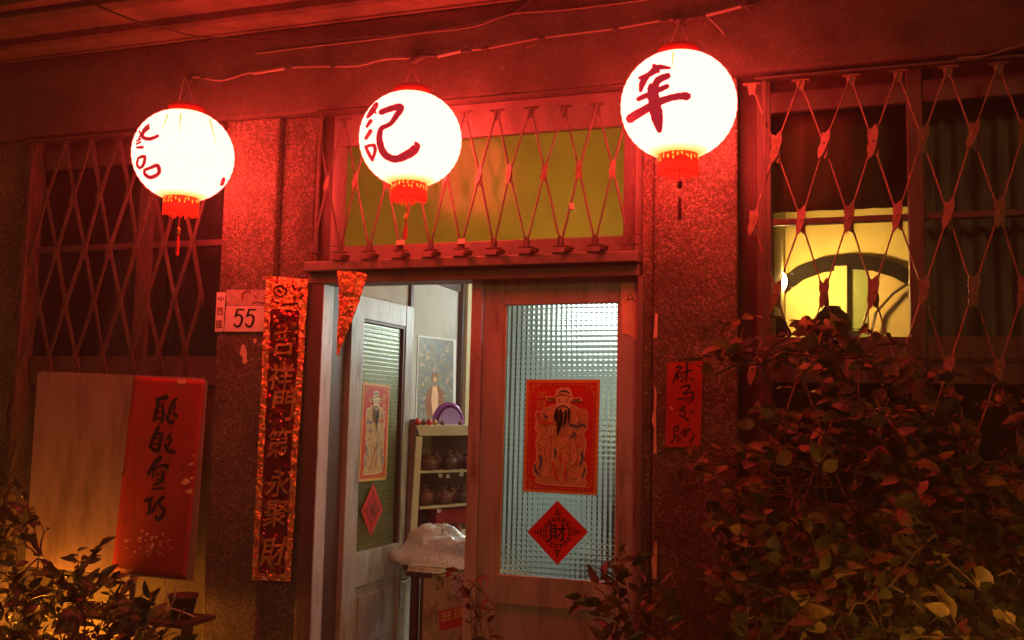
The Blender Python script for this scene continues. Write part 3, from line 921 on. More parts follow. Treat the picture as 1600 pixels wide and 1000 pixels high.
lantern(1060, 165, 179, -.40, 'largest lantern on the right, big brush character with a long cross stroke on white paper', [
    ('painted_character', [[(215, 212, 12), (262, 184, 20), (322, 187, 9)], [(240, 176, 16), (262, 205, 14)], [(165, 240, 12), (215, 222, 18), (262, 200, 12)],
     [(206, 226, 20), (182, 262, 24), (170, 305, 14)], [(158, 350, 16), (220, 322, 20), (308, 282, 18)], [(312, 228, 22), (262, 252, 26), (236, 300, 28), (215, 345, 16)],
     [(116, 452, 32), (180, 412, 30), (262, 366, 26), (350, 338, 24), (412, 334, 30)], [(232, 290, 36), (244, 380, 44), (255, 440, 42), (268, 512, 20)]])],
    950, 50, 3.333, (38, (2, 288), 310, 343, M_TASSELD), 1.5, ((1052, 82, 1050, 106),))
lantern(641.5, 218, 159, -.30, 'middle lantern over the transom, two-part brush character painted on its left half', [
    ('painted_character', [[(118, 252, 12), (145, 218, 22), (166, 182, 18)], [(148, 215, 12), (165, 232, 6)], [(115, 302, 12), (136, 272, 16)], [(110, 366, 14), (135, 326, 16)],
     [(108, 412, 12), (130, 405, 13), (156, 402, 12)], [(110, 414, 12), (124, 445, 14), (146, 484, 12)], [(154, 404, 14), (160, 430, 14), (146, 482, 10)],
     [(192, 226, 22), (248, 205, 24), (300, 200, 26), (272, 248, 22), (242, 288, 18), (192, 316, 20), (184, 380, 26), (210, 450, 28), (270, 478, 28), (340, 450, 34), (382, 412, 30), (378, 392, 14)]])],
    540, 110, 3.45, (110, (-7, 341), 349, 374, M_TASSEL), 1.45, ((640, 291, 638, 276), (655, 290, 664, 278), (620, 288, 612, 276)))
lantern(287, 243.5, 152.5, -.44, 'leftmost lantern beside the stone pillar, characters only at its left rim', [
    ('painted_character', [[(120, 240, 8), (92, 268, 10), (80, 292, 8)], [(100, 252, 7), (122, 258, 8), (104, 275, 6)], [(66, 275, 6), (74, 300, 8), (62, 320, 6)], [(48, 335, 5), (60, 330, 7), (76, 322, 5)], [(112, 265, 12), (86, 290, 12), (92, 316, 14), (130, 322, 14), (172, 305, 12)], [(50, 352, 7), (72, 340, 8)], [(52, 372, 8), (84, 370, 12)]]),
    ('painted_character', [[(60, 432, 10), (96, 424, 12), (90, 468, 12), (68, 490, 10), (52, 468, 10), (60, 432, 8)],
     [(95, 502, 12), (132, 488, 12), (170, 476, 15), (178, 520, 14), (130, 545, 14), (98, 525, 12), (95, 502, 8)]]),
    ('painted_character', [[(545, 556, 7), (556, 550, 8), (551, 580, 8), (538, 588, 7), (545, 556, 6)]])],
    200, 130, 3.7, (122, (-8, 361), 368, 399, M_TASSEL), 1.65, ((282, 178, 281, 206), (262, 180, 254, 200), (328, 187, 338, 226)))

# ------------------------------------------------------------------ cables
def cable(name, pts, Y, r, m, label, parent=None, n=6):
    P3 = [P(x, y, Y if not isinstance(Y, list) else Y[i]) for i, (x, y) in enumerate(pts)]
    out = []
    for i in range(len(P3) - 1):
        a = P3[max(i - 1, 0)]; b = P3[i]; c = P3[i + 1]; d = P3[min(i + 2, len(P3) - 1)]
        for j in range(4):
            t = j / 4
            out.append(.5 * ((2 * b) + (-a + c) * t + (2 * a - 5 * b + 4 * c - d) * t * t + (-a + 3 * b - 3 * c + d) * t ** 3))
    out.append(P3[-1])
    o = obj(name, MB().tube(out, r, n), m, parent)
    if label: tag(o, label, 'cable')
    return o
YC = -.06
cpts = [(293, 128), (299, 121), (318, 122), (340, 126), (360, 123), (385, 115), (420, 110), (450, 106), (500, 104), (540, 104), (566, 102), (600, 93), (645, 91), (683, 87), (722, 80), (760, 76), (800, 68), (850, 59), (960, 45), (1035, 32), (1062, 32), (1103, 24), (1160, 10), (1180, 11)]
cb = thing('lantern_cable', P(700, 84, YC), 'patched cable with taped joints strung along the beam above the three lanterns', 'cable')
cable('wire', cpts, YC, .0045, M_CABLE, None, cb)
for (a, b_, r_) in (((296, 118), (300, 133), .016), ((312, 121), (322, 122), .006), ((446, 107), (456, 106), .008), ((516, 104), (526, 103), .008), ((640, 98), (668, 86), .020), ((652, 88), (684, 87), .011), ((720, 80), (738, 79), .008), ((752, 77), (765, 74), .010),
                    ((840, 62), (852, 58), .010), ((956, 46), (966, 45), .009), ((1031, 35), (1052, 28), .011), ((1052, 33), (1068, 30), .02), ((1064, 32), (1068, 44), .012), ((1068, 32), (1103, 24), .011), ((1158, 9), (1184, 8), .013), ((1168, 9), (1174, 17), .010)):
    p0 = P(*a, YC); p1 = P(*b_, YC); pm = (p0 + p1) / 2
    obj('taped_joint', MB().tube([p0, p0.lerp(p1, .2), pm, p0.lerp(p1, .8), p1], [r_ * .5, r_, r_ * 1.15, r_ * .9, r_ * .5], 8), M_TAPE, cb, smooth=True)
for (a, b_) in (((684, 88), (720, 80)), ((1104, 24), (1158, 10)), ((396, 115), (444, 107))):
    obj('sleeve', MB().tube([P(*a, YC - .004), P(*b_, YC - .004)], .0085, 8), M_CABLE, cb)
obj('wire_end', MB().tube([P(1105, 26, YC), P(1118, 38, YC), P(1132, 54, -.04)], .003, 5), M_CABLE, cb)
cable('cable', [(150, 8), (210, 32), (262, 46), (310, 57), (400, 62), (480, 64), (560, 58), (640, 52), (720, 40), (800, 20), (830, 0), (860, -25)], [-.45, -.4, -.3, -.2, -.08, -.06, -.05, -.05, -.05, -.05, -.06, -.08], .005, M_TAPE, 'dark cable sagging across the cornice and the beam above the left lantern')
cable('cable', [(400, 84), (480, 74), (600, 60), (660, 52), (740, 42), (800, 22), (880, 16), (1010, 0), (1100, -12)], -.04, .003, M_CABLE, 'thin pale wire running along the top of the beam to its upper edge')
cable('cable', [(1496, 91), (1520, 89), (1545, 86), (1570, 78), (1600, 70), (1640, 60)], -.05, .0045, M_CABLE, 'short pale wire at the top right corner above the window grille')

# ------------------------------------------------------------------ grilles
def rodmesh(n=6):
    mb = MB().tube([(0, 0, 0), (0, 0, 1)], 1.0, n)
    me = bpy.data.meshes.new('bar'); me.from_pydata(mb.v, [], mb.f); return me
def strapmesh():
    mb = MB().box((-1, -.35, 0), (1, .35, 1)); me = bpy.data.meshes.new('bar'); me.from_pydata(mb.v, [], mb.f); return me
def platemesh(L, W, ang):
    """two crossed lens-shaped link plates with a rivet"""
    mb = MB()
    for s_, yy in ((1, -.006), (-1, .004)):
        a = math.radians(ang) * s_
        k_ = 1.0 if s_ > 0 else .8
        ring = [(0, L * k_), (W * .45, L * .8 * k_), (W * .85, L * .5 * k_), (W * .8, 0), (W * .8, -L * .35), (W * .5, -L * .75), (W * .1, -L), (-W * .4, -L * .8), (-W * .85, -L * .45), (-W * .8, 0), (-W * .8, L * .4), (-W * .4, L * .8)]
        pr = [Vector((x * math.cos(a) + z * math.sin(a), yy, -x * math.sin(a) + z * math.cos(a))) for x, z in ring]
        mb.prism(pr, Vector((0, -.004, 0)))
    mb.lathe((0, 0, 0), [(.001, -.5)], 3)
    # rivet head facing the street
    n = 8; c0 = Vector((0, -.015, 0))
    rg = [Vector((math.cos(k * 6.283 / n) * .007, -.010, math.sin(k * 6.283 / n) * .007)) for k in range(n)]
    mb.add([c0] + rg, [(0, (k + 1) % n + 1, k + 1) for k in range(n)])
    mb.v = mb.v; 
    me = bpy.data.meshes.new('link_plate')
    me.from_pydata(mb.v[:24 + 24] + mb.v[24 + 24 + 3:], [], [tuple(i if i < 48 else i - 3 for i in f) for f in mb.f])
    return me
def tabmesh(W, H):
    mb = MB().prism([Vector((-W, -.003, 0)), Vector((W, -.003, 0)), Vector((W * .6, -.003, H)), Vector((0, -.003, H * .85)), Vector((-W * .6, -.003, H))], Vector((0, .006, 0)))
    mb.prism([Vector((-W * 1.9, -.012, 0)), Vector((W * 1.9, -.012, 0)), Vector((W * 1.9, .012, 0)), Vector((-W * 1.9, .012, 0))], Vector((0, 0, -.005)))
    me = bpy.data.meshes.new('bracket'); me.from_pydata(mb.v, [], mb.f); return me

def grille(name, loc, label, rows, Y, r, barme, pl, tab, m, mp=None, ywob=.008):
    t = thing(name, loc, label, 'grille', 'folding iron grilles over the openings')
    for me in (barme, pl, tab): me.materials.append(m)
    if mp: pl.materials.clear(); pl.materials.append(mp)
    pos = []
    for row in rows:
        pos.append([(x, P(x, y, Y) + Vector((0, random.uniform(-ywob, ywob), 0))) for x, y in row])
    gap = (rows[0][-1][0] - rows[0][0][0]) / (len(rows[0]) - 1)
    for i in range(len(rows) - 1):
        for xa, pa in pos[i]:
            for xb, pb in pos[i + 1]:
                if abs(xa - xb) < gap * .85:
                    off = Vector((0, .004 if xa < xb else -.004, 0))
                    d = pb - pa
                    qt = Vector((0, 0, 1)).rotation_difference(d.normalized())
                    sx = r * random.uniform(.9, 1.1)
                    inst('bar', barme, t, pa + off, qt, (sx, sx, d.length))
    for i, row in enumerate(pos):
        for x, p in row:
            a = random.uniform(-.12, .12) + .07
            qt = Quaternion((0, 1, 0), a) @ Quaternion((0, 0, 1), random.uniform(-.35, .2))
            if i == 0 and tab:
                inst('bracket', tab, t, p, Quaternion((0, 1, 0), math.pi), (1, 1, 1))
            elif i == len(pos) - 1 and tab:
                inst('bracket', tab, t, p, None, (1, 1, 1))
            else:
                s_ = random.uniform(.9, 1.08)
                inst('link_plate', pl, t, p + Vector((0, -.004, 0)), qt, (s_, 1, s_))
    return t

# right
rows = []
ys = [113, 219, 338, 456, 578, 694, 806, 915, 1022]
for i, y0 in enumerate(ys):
    xs = [1176, 1251, 1328, 1404, 1481, 1560, 1640] if i % 2 == 0 else [1213, 1289, 1365, 1442, 1520, 1599]
    rows.append([(x + random.uniform(-1.5, 1.5), y0 + (x - 1400) * (y0 - 548) / 5050) for x in xs])
gr = grille('window_grille', P(1400, 1000, -.03), 'right-hand iron diamond grille with leaf-shaped link plates over the yellow window', rows, -.03, .0042, rodmesh(), platemesh(.072, .021, 11), tabmesh(.02, .05), M_METALR)
for (xt, xb_) in ((1196, 1176),):
    q = MB().box((X(xt, 300, -.03) - .012, -.045, .35), (X(xt, 300, -.03) + .004, -.02, Z(1190, 128, -.03))); obj('frame_bar', q, M_METAL, gr)
q = MB().box((X(1180, 120, -.0), -.03, ZL - .035), (X(1690, 100, 0), .02, ZL - .025)); obj('top_rail', q, M_METAL, gr)
# left
rows = []
TL, TR, BR, BL = (52, 226), (345, 206), (307, 902), (-6, 917)
vs_ = [0.0, .125, .25, .37, .49, .61, .73, .85, .97]
for i, v_ in enumerate(vs_):
    us = [.03 + .1414 * k for k in range(7)] if i % 2 == 0 else [.10 + .1414 * k for k in range(7)]
    row = []
    if i % 2: us = [-.03] + us
    for u_ in us:
        if u_ > .99: continue
        x = (TL[0] * (1 - u_) + TR[0] * u_) * (1 - v_) + (BL[0] * (1 - u_) + BR[0] * u_) * v_
        y = (TL[1] * (1 - u_) + TR[1] * u_) * (1 - v_) + (BL[1] * (1 - u_) + BR[1] * u_) * v_
        row.append((x + random.uniform(-1.5, 1.5), y + random.uniform(-1.5, 1.5)))
    rows.append(row)
gl_ = grille('window_grille', P(150, 900, -.02), 'left-hand grille of flat straps, dusty and dim, behind the board with the red banner', rows, -.015, .0105, strapmesh(), platemesh(.05, .018, 12), tabmesh(.02, .05), M_METAL)
q = MB().box((X(47, 300, -.015) - .008, -.03, .6), (X(47, 300, -.015) + .012, -.005, Z(60, 226, -.015))); obj('frame_bar', q, M_METAL, gl_)
q = MB().box((xl, -.03, ZL - .03), (xa0 - .004, .01, ZL - .02)); obj('top_rail', q, M_METAL, gl_)
# transom
top = [495, 538, 582, 628, 677, 726, 776, 830, 881, 933, 984]
mid = [511, 557, 604, 651, 699, 749, 797, 851, 905, 957]
bot = [489, 532, 577, 625, 672, 721, 771, 823, 876, 930, 984]
yl = lambda x, a, b_: a + (x - 500) / 450 * (b_ - a)
rows = [[(x, yl(x, 188, 162)) for x in top], [(x, yl(x, 287, 264)) for x in mid], [(x, yl(x, 394, 382)) for x in bot]]
gt = grille('transom_grille', P(740, 396, -.03), 'narrow rod grille in front of the lit yellow transom above the door', rows, -.03, .0055, rodmesh(), platemesh(.05, .016, 9), tabmesh(.02, .055), M_METAL, M_METALR)
for xx, yy in ((497, 300), (990, 300)):
    x_ = X(xx, yy, -.03); q = MB().box((x_ - .008, -.04, zh2 + .002), (x_ + .006, -.02, ZL - .012)); obj('frame_bar', q, M_METAL, gt)
q = MB().box((X(490, 300, -.03), -.034, ZL - .011), (X(990, 300, -.03), .02, ZL - .003)); obj('top_rail', q, M_METAL, gt)
for xx in bot[1:-1]:
    p = P(xx, yl(xx, 394, 382), -.03)
    q = MB().box((p.x - .035, -.056, zh2 + .0005), (p.x + .035, -.018, zh2 + .005)); obj('foot_plate', q, M_METAL, gt)
    q = MB().prism([Vector((p.x + .035, -.052, zh2 + .001)), Vector((p.x + .062, -.052, zh2 + .001)), Vector((p.x + .072, -.052, zh2 + .02)), Vector((p.x + .05, -.052, zh2 + .024))], Vector((0, -.05, -.0)))
    obj('foot_shadow_wedge', q, M_DARKWOOD, gt)  # added dark wedge standing in for the foot's slanted shadow
for xx, yy in ((625, 379), (721, 377), (893, 322)):
    p = P(xx, yy, -.045); q = MB().box((p.x - .018, p.y - .004, p.z - .012), (p.x + .018, p.y + .012, p.z + .012)) if xx != 893 else MB().box((p.x - .008, p.y, p.z - .014), (p.x + .008, p.y + .02, p.z + .014))
    obj('tape_wrap', q, M_TORN, gt)

# ------------------------------------------------------------------ house number plate
fp = MY(-.001)
hn = thing('house_number_plate', P(376, 518, -.01), 'metal house number plate 55 on the left stone pillar', 'number plate')
q = MB(); q.slab(fp, [(355, 478), (416.5, 478), (413.5, 518.5), (351.5, 518.5)], .009, .003); obj('number_panel', q, M_PLATEW, hn, bevel=.001)
q = MB(); q.slab(fp, [(340, 457), (353.5, 457), (350, 518.5), (337, 518.5)], .008, .003); obj('district_strip', q, M_PLATEW, hn, bevel=.001)
q = MB(); q.slab(fp, [(354.5, 453), (417, 453), (416.5, 477), (354.8, 477)], .006, .003); obj('street_strip', q, M_PLATEF, hn)
q = MB()
for dx in (0, 202):
    strokes(q, fp, [[(585 + dx - (0 if dx == 0 else -3), 490, 28), (480 + dx, 488, 26)], [(475 + dx, 492, 34), (442 + dx, 600, 32)], [(440 + dx, 605, 30), (500 + dx, 578, 28), (552 + dx, 620, 40), (545 + dx, 700, 40), (510 + dx, 770, 36), (455 + dx, 782, 34), (420 + dx, 740, 34)]], 330, 440, 11.11, .0102, 1.0)
obj('number', q, M_INK, hn, fix=False)
q = MB()
for ch, (a, b_, c_, d_) in (('中', (342, 463, 351.5, 472)), ('西', (340.5, 481, 350.5, 492.5)), ('區', (339.5, 501, 349.5, 512.5))):
    put(q, fp, ch, a, b_, c_, d_, .0092, .012)
obj('district_characters', q, M_INKF, hn, fix=False)
q = MB(); strokes(q, fp, [[(560, 300, 25), (565, 210, 35), (640, 170, 30), (700, 185, 20)], [(740, 220, 15), (800, 290, 25)], [(720, 390, 15), (800, 360, 20), (930, 380, 20)]], 330, 440, 11.11, .0066)
obj('stain', q, M_INKF, hn, fix=False)
q = MB()
for cx_, cy_, r_ in ((381, 552, 8), (380, 544, 5.5), (383, 563, 5), (399, 533, 4)):
    pts = [(cx_ + math.cos(a * .785) * r_ * random.uniform(.6, 1.1) * .8, cy_ + math.sin(a * .785) * r_ * random.uniform(.7, 1.3)) for a in range(8)]
    q.poly(fp, pts, .002 + cx_ * 1e-6)
tag(obj('plaster_patch', q, M_TORN, fix=False), 'pale flaked patch on the stone just below the number plate', 'stain')

# ------------------------------------------------------------------ long foil couplet
TLc, TRc, BRc, BLc = P(417, 431, -.012), P(483, 437, -.012), P(455, 908, -.012), P(395, 906, -.012)
base = MQ(TLc, TRc, BRc, BLc, 66, 475)
def crink(x, y, h=0.0):
    d = .008 * noise.noise(Vector((x * .05, y * .035, 1.7))) + .0065 * noise.noise(Vector((x * .16, y * .09, 5.1)))
    d += .008 * (1 - abs(x / 33 - 1)) * math.sin(y * .03)
    return base(x, y, .008 + d + h)
cp = thing('foil_couplet', (P(425, 908, -.01)), 'long crinkled red and gold foil couplet strip hanging by the door on the left', 'couplet')
q = MB().grid(lambda u, v: crink(u * 66, v * 475), 33, 180); obj('foil_strip', q, M_RFOIL, cp, smooth=True, fix=False)
q = MB()
for x0_, x1_ in ((0, 10), (56, 66)):
    q.grid(lambda u, v: crink(x0_ + u * (x1_ - x0_), v * 475, .0012), 5, 180)
q.grid(lambda u, v: crink(10 + u * 46, v * 52, .0012), 8, 12); q.grid(lambda u, v: crink(10 + u * 46, 464 + v * 11, .0012), 8, 4)
obj('gold_border', q, M_FOIL, cp, smooth=True, fix=False)
q = MB()
for s_ in ([(14, 20, 3), (24, 15, 4), (34, 20, 3), (30, 30, 3), (18, 30, 3), (14, 20, 2)], [(22, 22, 5), (26, 24, 5)], [(42, 12, 3), (50, 20, 5), (58, 14, 3)], [(44, 30, 3), (54, 32, 4), (60, 26, 3)], [(10, 38, 3), (30, 44, 4), (52, 40, 3)]):
    q.stroke(crink, s_, .0025)
obj('swirl_print', q, M_RFOIL, cp, fix=False)
for ch, x_, y_, w_, h_ in (('吉', 35, 102, 36, 46), ('祥', 32, 158, 38, 42), ('門', 38, 204, 36, 50), ('第', 34, 262, 36, 46), ('永', 37, 325, 40, 42), ('聚', 35, 372, 40, 42), ('財', 36, 430, 44, 44)):
    q = MB(); put(q, crink, ch, x_ - w_ / 2, y_ - h_ / 2, x_ + w_ / 2, y_ + h_ / 2, .0035, .012, .15, .1)
    obj('gold_character', q, M_GFOIL, cp, fix=False)

# foil pennant hanging from the header
pn = thing('foil_pennant', P(548, 556, -.06), 'pointed red and gold foil pennant hanging from the door header', 'pennant')
def pen(u, v):
    w0, w1 = 527 + v * 0, 574 - v * 44
    x = w0 + (w1 - w0) * u + v * 1.0 + (2 * math.sin(v * 5))
    y = 425 + v * 131 + (1 - v) * 4 * (u - .5)
    p = P(x, y, -.055); p.y += -.025 * math.sin(u * math.pi) * (1 - v * .8) + .006 * noise.noise(Vector((u * 3, v * 7, 2)))
    return p
obj('foil_sheet', MB().grid(pen, 10, 30), M_FOIL, pn, smooth=True, fix=False)
def pen2(u, v): 
    p = pen(.15 + u * .7, .06 + v * .2); p.y -= .01 + .004 * math.sin(u * 9); return p
obj('gold_tuft', MB().grid(pen2, 12, 6), M_GFOIL, pn, smooth=True, fix=False)
q = MB()
for a, b_ in (((.3, .35), (.6, .4)), ((.4, .5), (.7, .44)), ((.3, .62), (.7, .58)), ((.35, .7), (.6, .75)), ((.3, .8), (.7, .86))):
    pts = [pen(a[0], a[1]), pen((a[0] + b_[0]) / 2, (a[1] + b_[1]) / 2 + .03), pen(*b_)]
    q.tube([p + Vector((0, -.003, 0)) for p in pts], .003, 5)
o = obj('printed_flourish', q, M_DKOCH, pn); o['kind'] = 'stuff'

# ------------------------------------------------------------------ board and red banner
bd = MB()
fb = MY(-.055)
bd.slab(fb, [(60, 580), (325, 591), (303, 908), (40, 884)], .007, 0)
tag(obj('plywood_board', bd, M_BOARD, bevel=.002), 'pale plywood board hung on the left grille, glowing orange at its foot', 'board')
TLb, TRb, BRb, BLb = P(209, 588, -.067), P(321, 594, -.067), P(291, 905, -.067), P(175, 893, -.067)
bb = MQ(TLb, TRb, BRb, BLb, 114, 312)
bn = thing('red_banner', P(235, 905, -.067), 'tall red paper banner with four black brush characters pinned on the board', 'banner')
q = MB().grid(lambda u, v: bb(u * 114, v * 312, .002 + .002 * noise.noise(Vector((u * 3, v * 6, 0)))), 14, 36)
o = obj('banner_sheet', q, M_REDB, bn, smooth=True, fix=False); sm = o.modifiers.new('thick', 'SOLIDIFY'); sm.thickness = .0008
fbn = MY(-.073)
CH = [
 (600, [[(200, 205, 36), (270, 185, 46), (335, 168, 58)], [(235, 215, 36), (208, 330, 46), (172, 472, 30)], [(285, 262, 26), (296, 380, 34), (272, 490, 40)], [(215, 300, 20), (285, 292, 20)], [(205, 370, 22), (290, 355, 20)], [(160, 478, 26), (230, 440, 26), (300, 455, 26)],
   [(472, 188, 30), (415, 232, 34), (375, 330, 34), (368, 360, 16)], [(455, 255, 24), (425, 335, 30)], [(380, 275, 20), (455, 262, 20)], [(398, 360, 26), (345, 430, 38), (395, 505, 52), (432, 468, 22)], [(448, 395, 50), (468, 420, 46)]]),
 (600, [[(228, 560, 42), (190, 650, 52), (118, 805, 28)], [(195, 648, 34), (275, 655, 34), (252, 760, 40), (232, 868, 44)], [(180, 705, 20), (262, 700, 20)], [(112, 808, 30), (170, 858, 42), (235, 868, 40)], [(150, 782, 18), (252, 772, 18)],
   [(392, 640, 26), (340, 712, 26)], [(350, 704, 24), (398, 712, 30), (368, 790, 30), (330, 832, 20)], [(318, 785, 30), (360, 870, 52), (442, 886, 40)]]),
 (710, [[(255, 42, 50), (170, 130, 46), (98, 255, 38)], [(165, 195, 32), (258, 150, 34), (345, 148, 44), (335, 188, 24)], [(168, 205, 24), (148, 312, 20)], [(292, 212, 26), (278, 340, 40), (155, 402, 18)], [(195, 265, 16), (282, 252, 16)], [(160, 448, 28), (300, 440, 34)], [(195, 332, 18), (275, 312, 18)]]),
 (710, [[(55, 602, 36), (145, 578, 42)], [(118, 590, 38), (116, 740, 34)], [(78, 768, 36), (160, 732, 32), (200, 640, 30), (240, 590, 36), (302, 558, 42)], [(250, 602, 24), (255, 672, 30), (302, 720, 42), (282, 800, 42), (220, 850, 44), (200, 812, 34)]])]
for oy, lst in CH:
    q = MB(); strokes(q, fbn, lst, 220, oy, 8.333, .0, 1.12); obj('brush_character', q, M_INK, bn, fix=False)
for (x0_, y0_, x1_, y1_, nst, lab) in ((293, 662, 283, 745, 11, 'small inscription column on the right'), (213, 690, 209, 775, 10, 'small inscription column on the left')):
    q = MB()
    for k in range(nst):
        t = k / (nst - 1); cx_ = x0_ + (x1_ - x0_) * t; cy_ = y0_ + (y1_ - y0_) * t
        for j in range(2):
            a = (cx_ + random.uniform(-4, 1), cy_ + random.uniform(-3, 2), random.uniform(.9, 1.6)); b_ = (a[0] + random.uniform(1, 5), a[1] + random.uniform(-2.5, 3), random.uniform(.7, 1.4))
            q.stroke(fbn, [a, ((a[0] + b_[0]) / 2 + .5, (a[1] + b_[1]) / 2 + .8, 1.2), b_], .0001 * j + .00001 * k)
    o = obj('small_inscription', q, M_INKF, bn, fix=False); o['kind'] = 'stuff'
q = MB()
def blot(q, f, cx_, cy_, r_, h):
    pts = [(cx_ + math.cos(a * .698) * r_ * random.uniform(.4, 1.3), cy_ + math.sin(a * .698) * r_ * random.uniform(.3, .9)) for a in range(9)]
    q.poly(f, pts, h)
for k in range(75):
    a = random.gauss(0, 1); b_ = random.gauss(0, 1)
    cx_ = 235 + a * 22; cy_ = 850 + b_ * 12 + a * 3
    if 190 < cx_ < 285 and 820 < cy_ < 884: blot(q, fbn, cx_, cy_, random.uniform(.8, 3.2), .0002 + k * .00001)
for cx_, cy_, r_ in ((290, 752, 7), (296, 768, 7), (300, 725, 3), (300, 747, 4), (284, 596, 8), (302, 712, 2), (297, 726, 2.5)): blot(q, fbn, cx_, cy_, r_, .0014 + cx_ * 1e-6)
o = obj('worn_spots', q, M_WEAR, bn, fix=False); o['kind'] = 'stuff'
for a in ((62, 581), (209, 581), (323, 592), (192, 741)):
    p = P(*a, -.068); tag(obj('nail', MB().tube([p + Vector((0, .01, 0)), p + Vector((0, -.006, 0))], .0055, 8), M_BRASS), {62: 'nail head at the top left corner of the board', 209: 'nail head above the red banner', 323: 'nail head at the top right corner of the board', 192: 'nail head at the left edge of the red banner'}[a[0]], 'nail', 'nail heads in the board')

# ------------------------------------------------------------------ red slip on the right pillar
fs2 = MY(-.003)
sl = thing('red_paper_slip', P(1066, 698, -.003), 'narrow red paper slip with four thin brush characters on the right stone pillar', 'paper slip')
q = MB(); q.slab(fs2, [(1043, 566), (1098, 564), (1094.5, 698), (1039, 699)], .0015, 0); obj('paper', q, M_REDP, sl)
CH2 = [(555, [[(340, 240, 30), (395, 218, 30), (430, 238, 28), (388, 300, 25), (300, 392, 16)], [(352, 360, 24), (310, 450, 24), (268, 545, 18)], [(355, 352, 24), (360, 484, 20)], [(380, 412, 16), (490, 406, 18)], [(405, 350, 14), (642, 286, 22)], [(540, 120, 28), (540, 300, 32), (530, 532, 20)], [(492, 440, 14), (430, 512, 24)], [(600, 440, 14), (682, 492, 24)]]),
       (555, [[(420, 635, 20), (540, 592, 28), (592, 602, 32), (570, 662, 26), (480, 742, 22)], [(480, 768, 20), (600, 722, 28), (672, 742, 30), (650, 850, 30), (590, 922, 20), (530, 902, 16)], [(350, 856, 22), (510, 845, 20), (670, 826, 26)]]),
       (625, [[(452, 90, 16), (455, 180, 22)], [(380, 202, 16), (455, 165, 22), (522, 122, 22)], [(420, 214, 20), (505, 222, 22), (500, 292, 20), (430, 334, 14)], [(400, 292, 20), (480, 340, 24), (572, 402, 28)], [(622, 200, 16), (656, 264, 26)]]),
       (625, [[(280, 560, 22), (352, 502, 26), (372, 562, 24), (330, 622, 18)], [(282, 562, 18), (302, 642, 22)], [(290, 652, 20), (300, 762, 22)], [(320, 702, 20), (382, 712, 22), (360, 822, 20)], [(232, 822, 26), (312, 762, 16)], [(392, 662, 16), (500, 600, 22), (602, 552, 18)], [(500, 542, 16), (490, 702, 24)], [(600, 556, 18), (512, 692, 18)], [(430, 692, 14), (435, 822, 12)], [(665, 622, 12), (672, 724, 24), (592, 822, 26)]])]
for oy, lst in CH2:
    q = MB(); strokes(q, fs2, lst, 1030, oy, 12.5, .0018, 1.3); obj('brush_character', q, M_INK, sl, fix=False)
q = MB(); blot(q, fs2, 1049, 638, 5, .0022); obj('pale_dot', q, M_WEAR, sl, fix=False)
q = MB(); q.slab(fs2, [(1057, 503), (1099, 503), (1098, 560), (1056, 561)], .004, 0)
tag(obj('faded_plaque', q, M_STONE, bevel=.001), 'faint square plaque on the right pillar behind the top spray of leaves', 'plaque')
for k, (pts, lab) in enumerate((([(1024, 489), (1028, 492), (1027, 528), (1021, 528)], 'uppermost short strip of torn paper on the edge of the right pillar'),
              ([(1023, 601), (1026, 612), (1025, 650), (1026, 708), (1021, 709), (1022, 670), (1018, 656), (1022, 640)], 'long torn paper strip level with the red slip'),
              ([(1024, 845), (1027, 850), (1026, 905), (1020, 904), (1018, 876)], 'lowest torn paper strip near the bottom of the right pillar'))):
    q = MB(); tr_ = fs2; q.slab(MY(-.001), pts, .002, 0); tag(obj('torn_strip', q, M_TORN), lab, 'paper strip', 'torn paper strips on the pillar edge')
# pale strip with a slanted lower edge on the door stile
q = MB(); q.slab(MY(YD), [(970, 443), (996, 443), (996, 533), (983, 523), (972, 521)], .003, .0003)
st = obj('pale_strip', q, M_TORN); tag(st, 'pale strip with a slanted lower edge and a small mark at the top of the right door stile', 'paper')
q = MB(); strokes(q, MY(YD), [[(980, 470, 1.5), (985, 459, 1), (990, 469, 1.2)], [(981, 468, 2.2), (986, 468, 1.6)], [(987, 466, 1.5), (991, 470, 2)]], 0, 0, 1, .0034)
obj('small_mark', q, M_INK, st, fix=False)

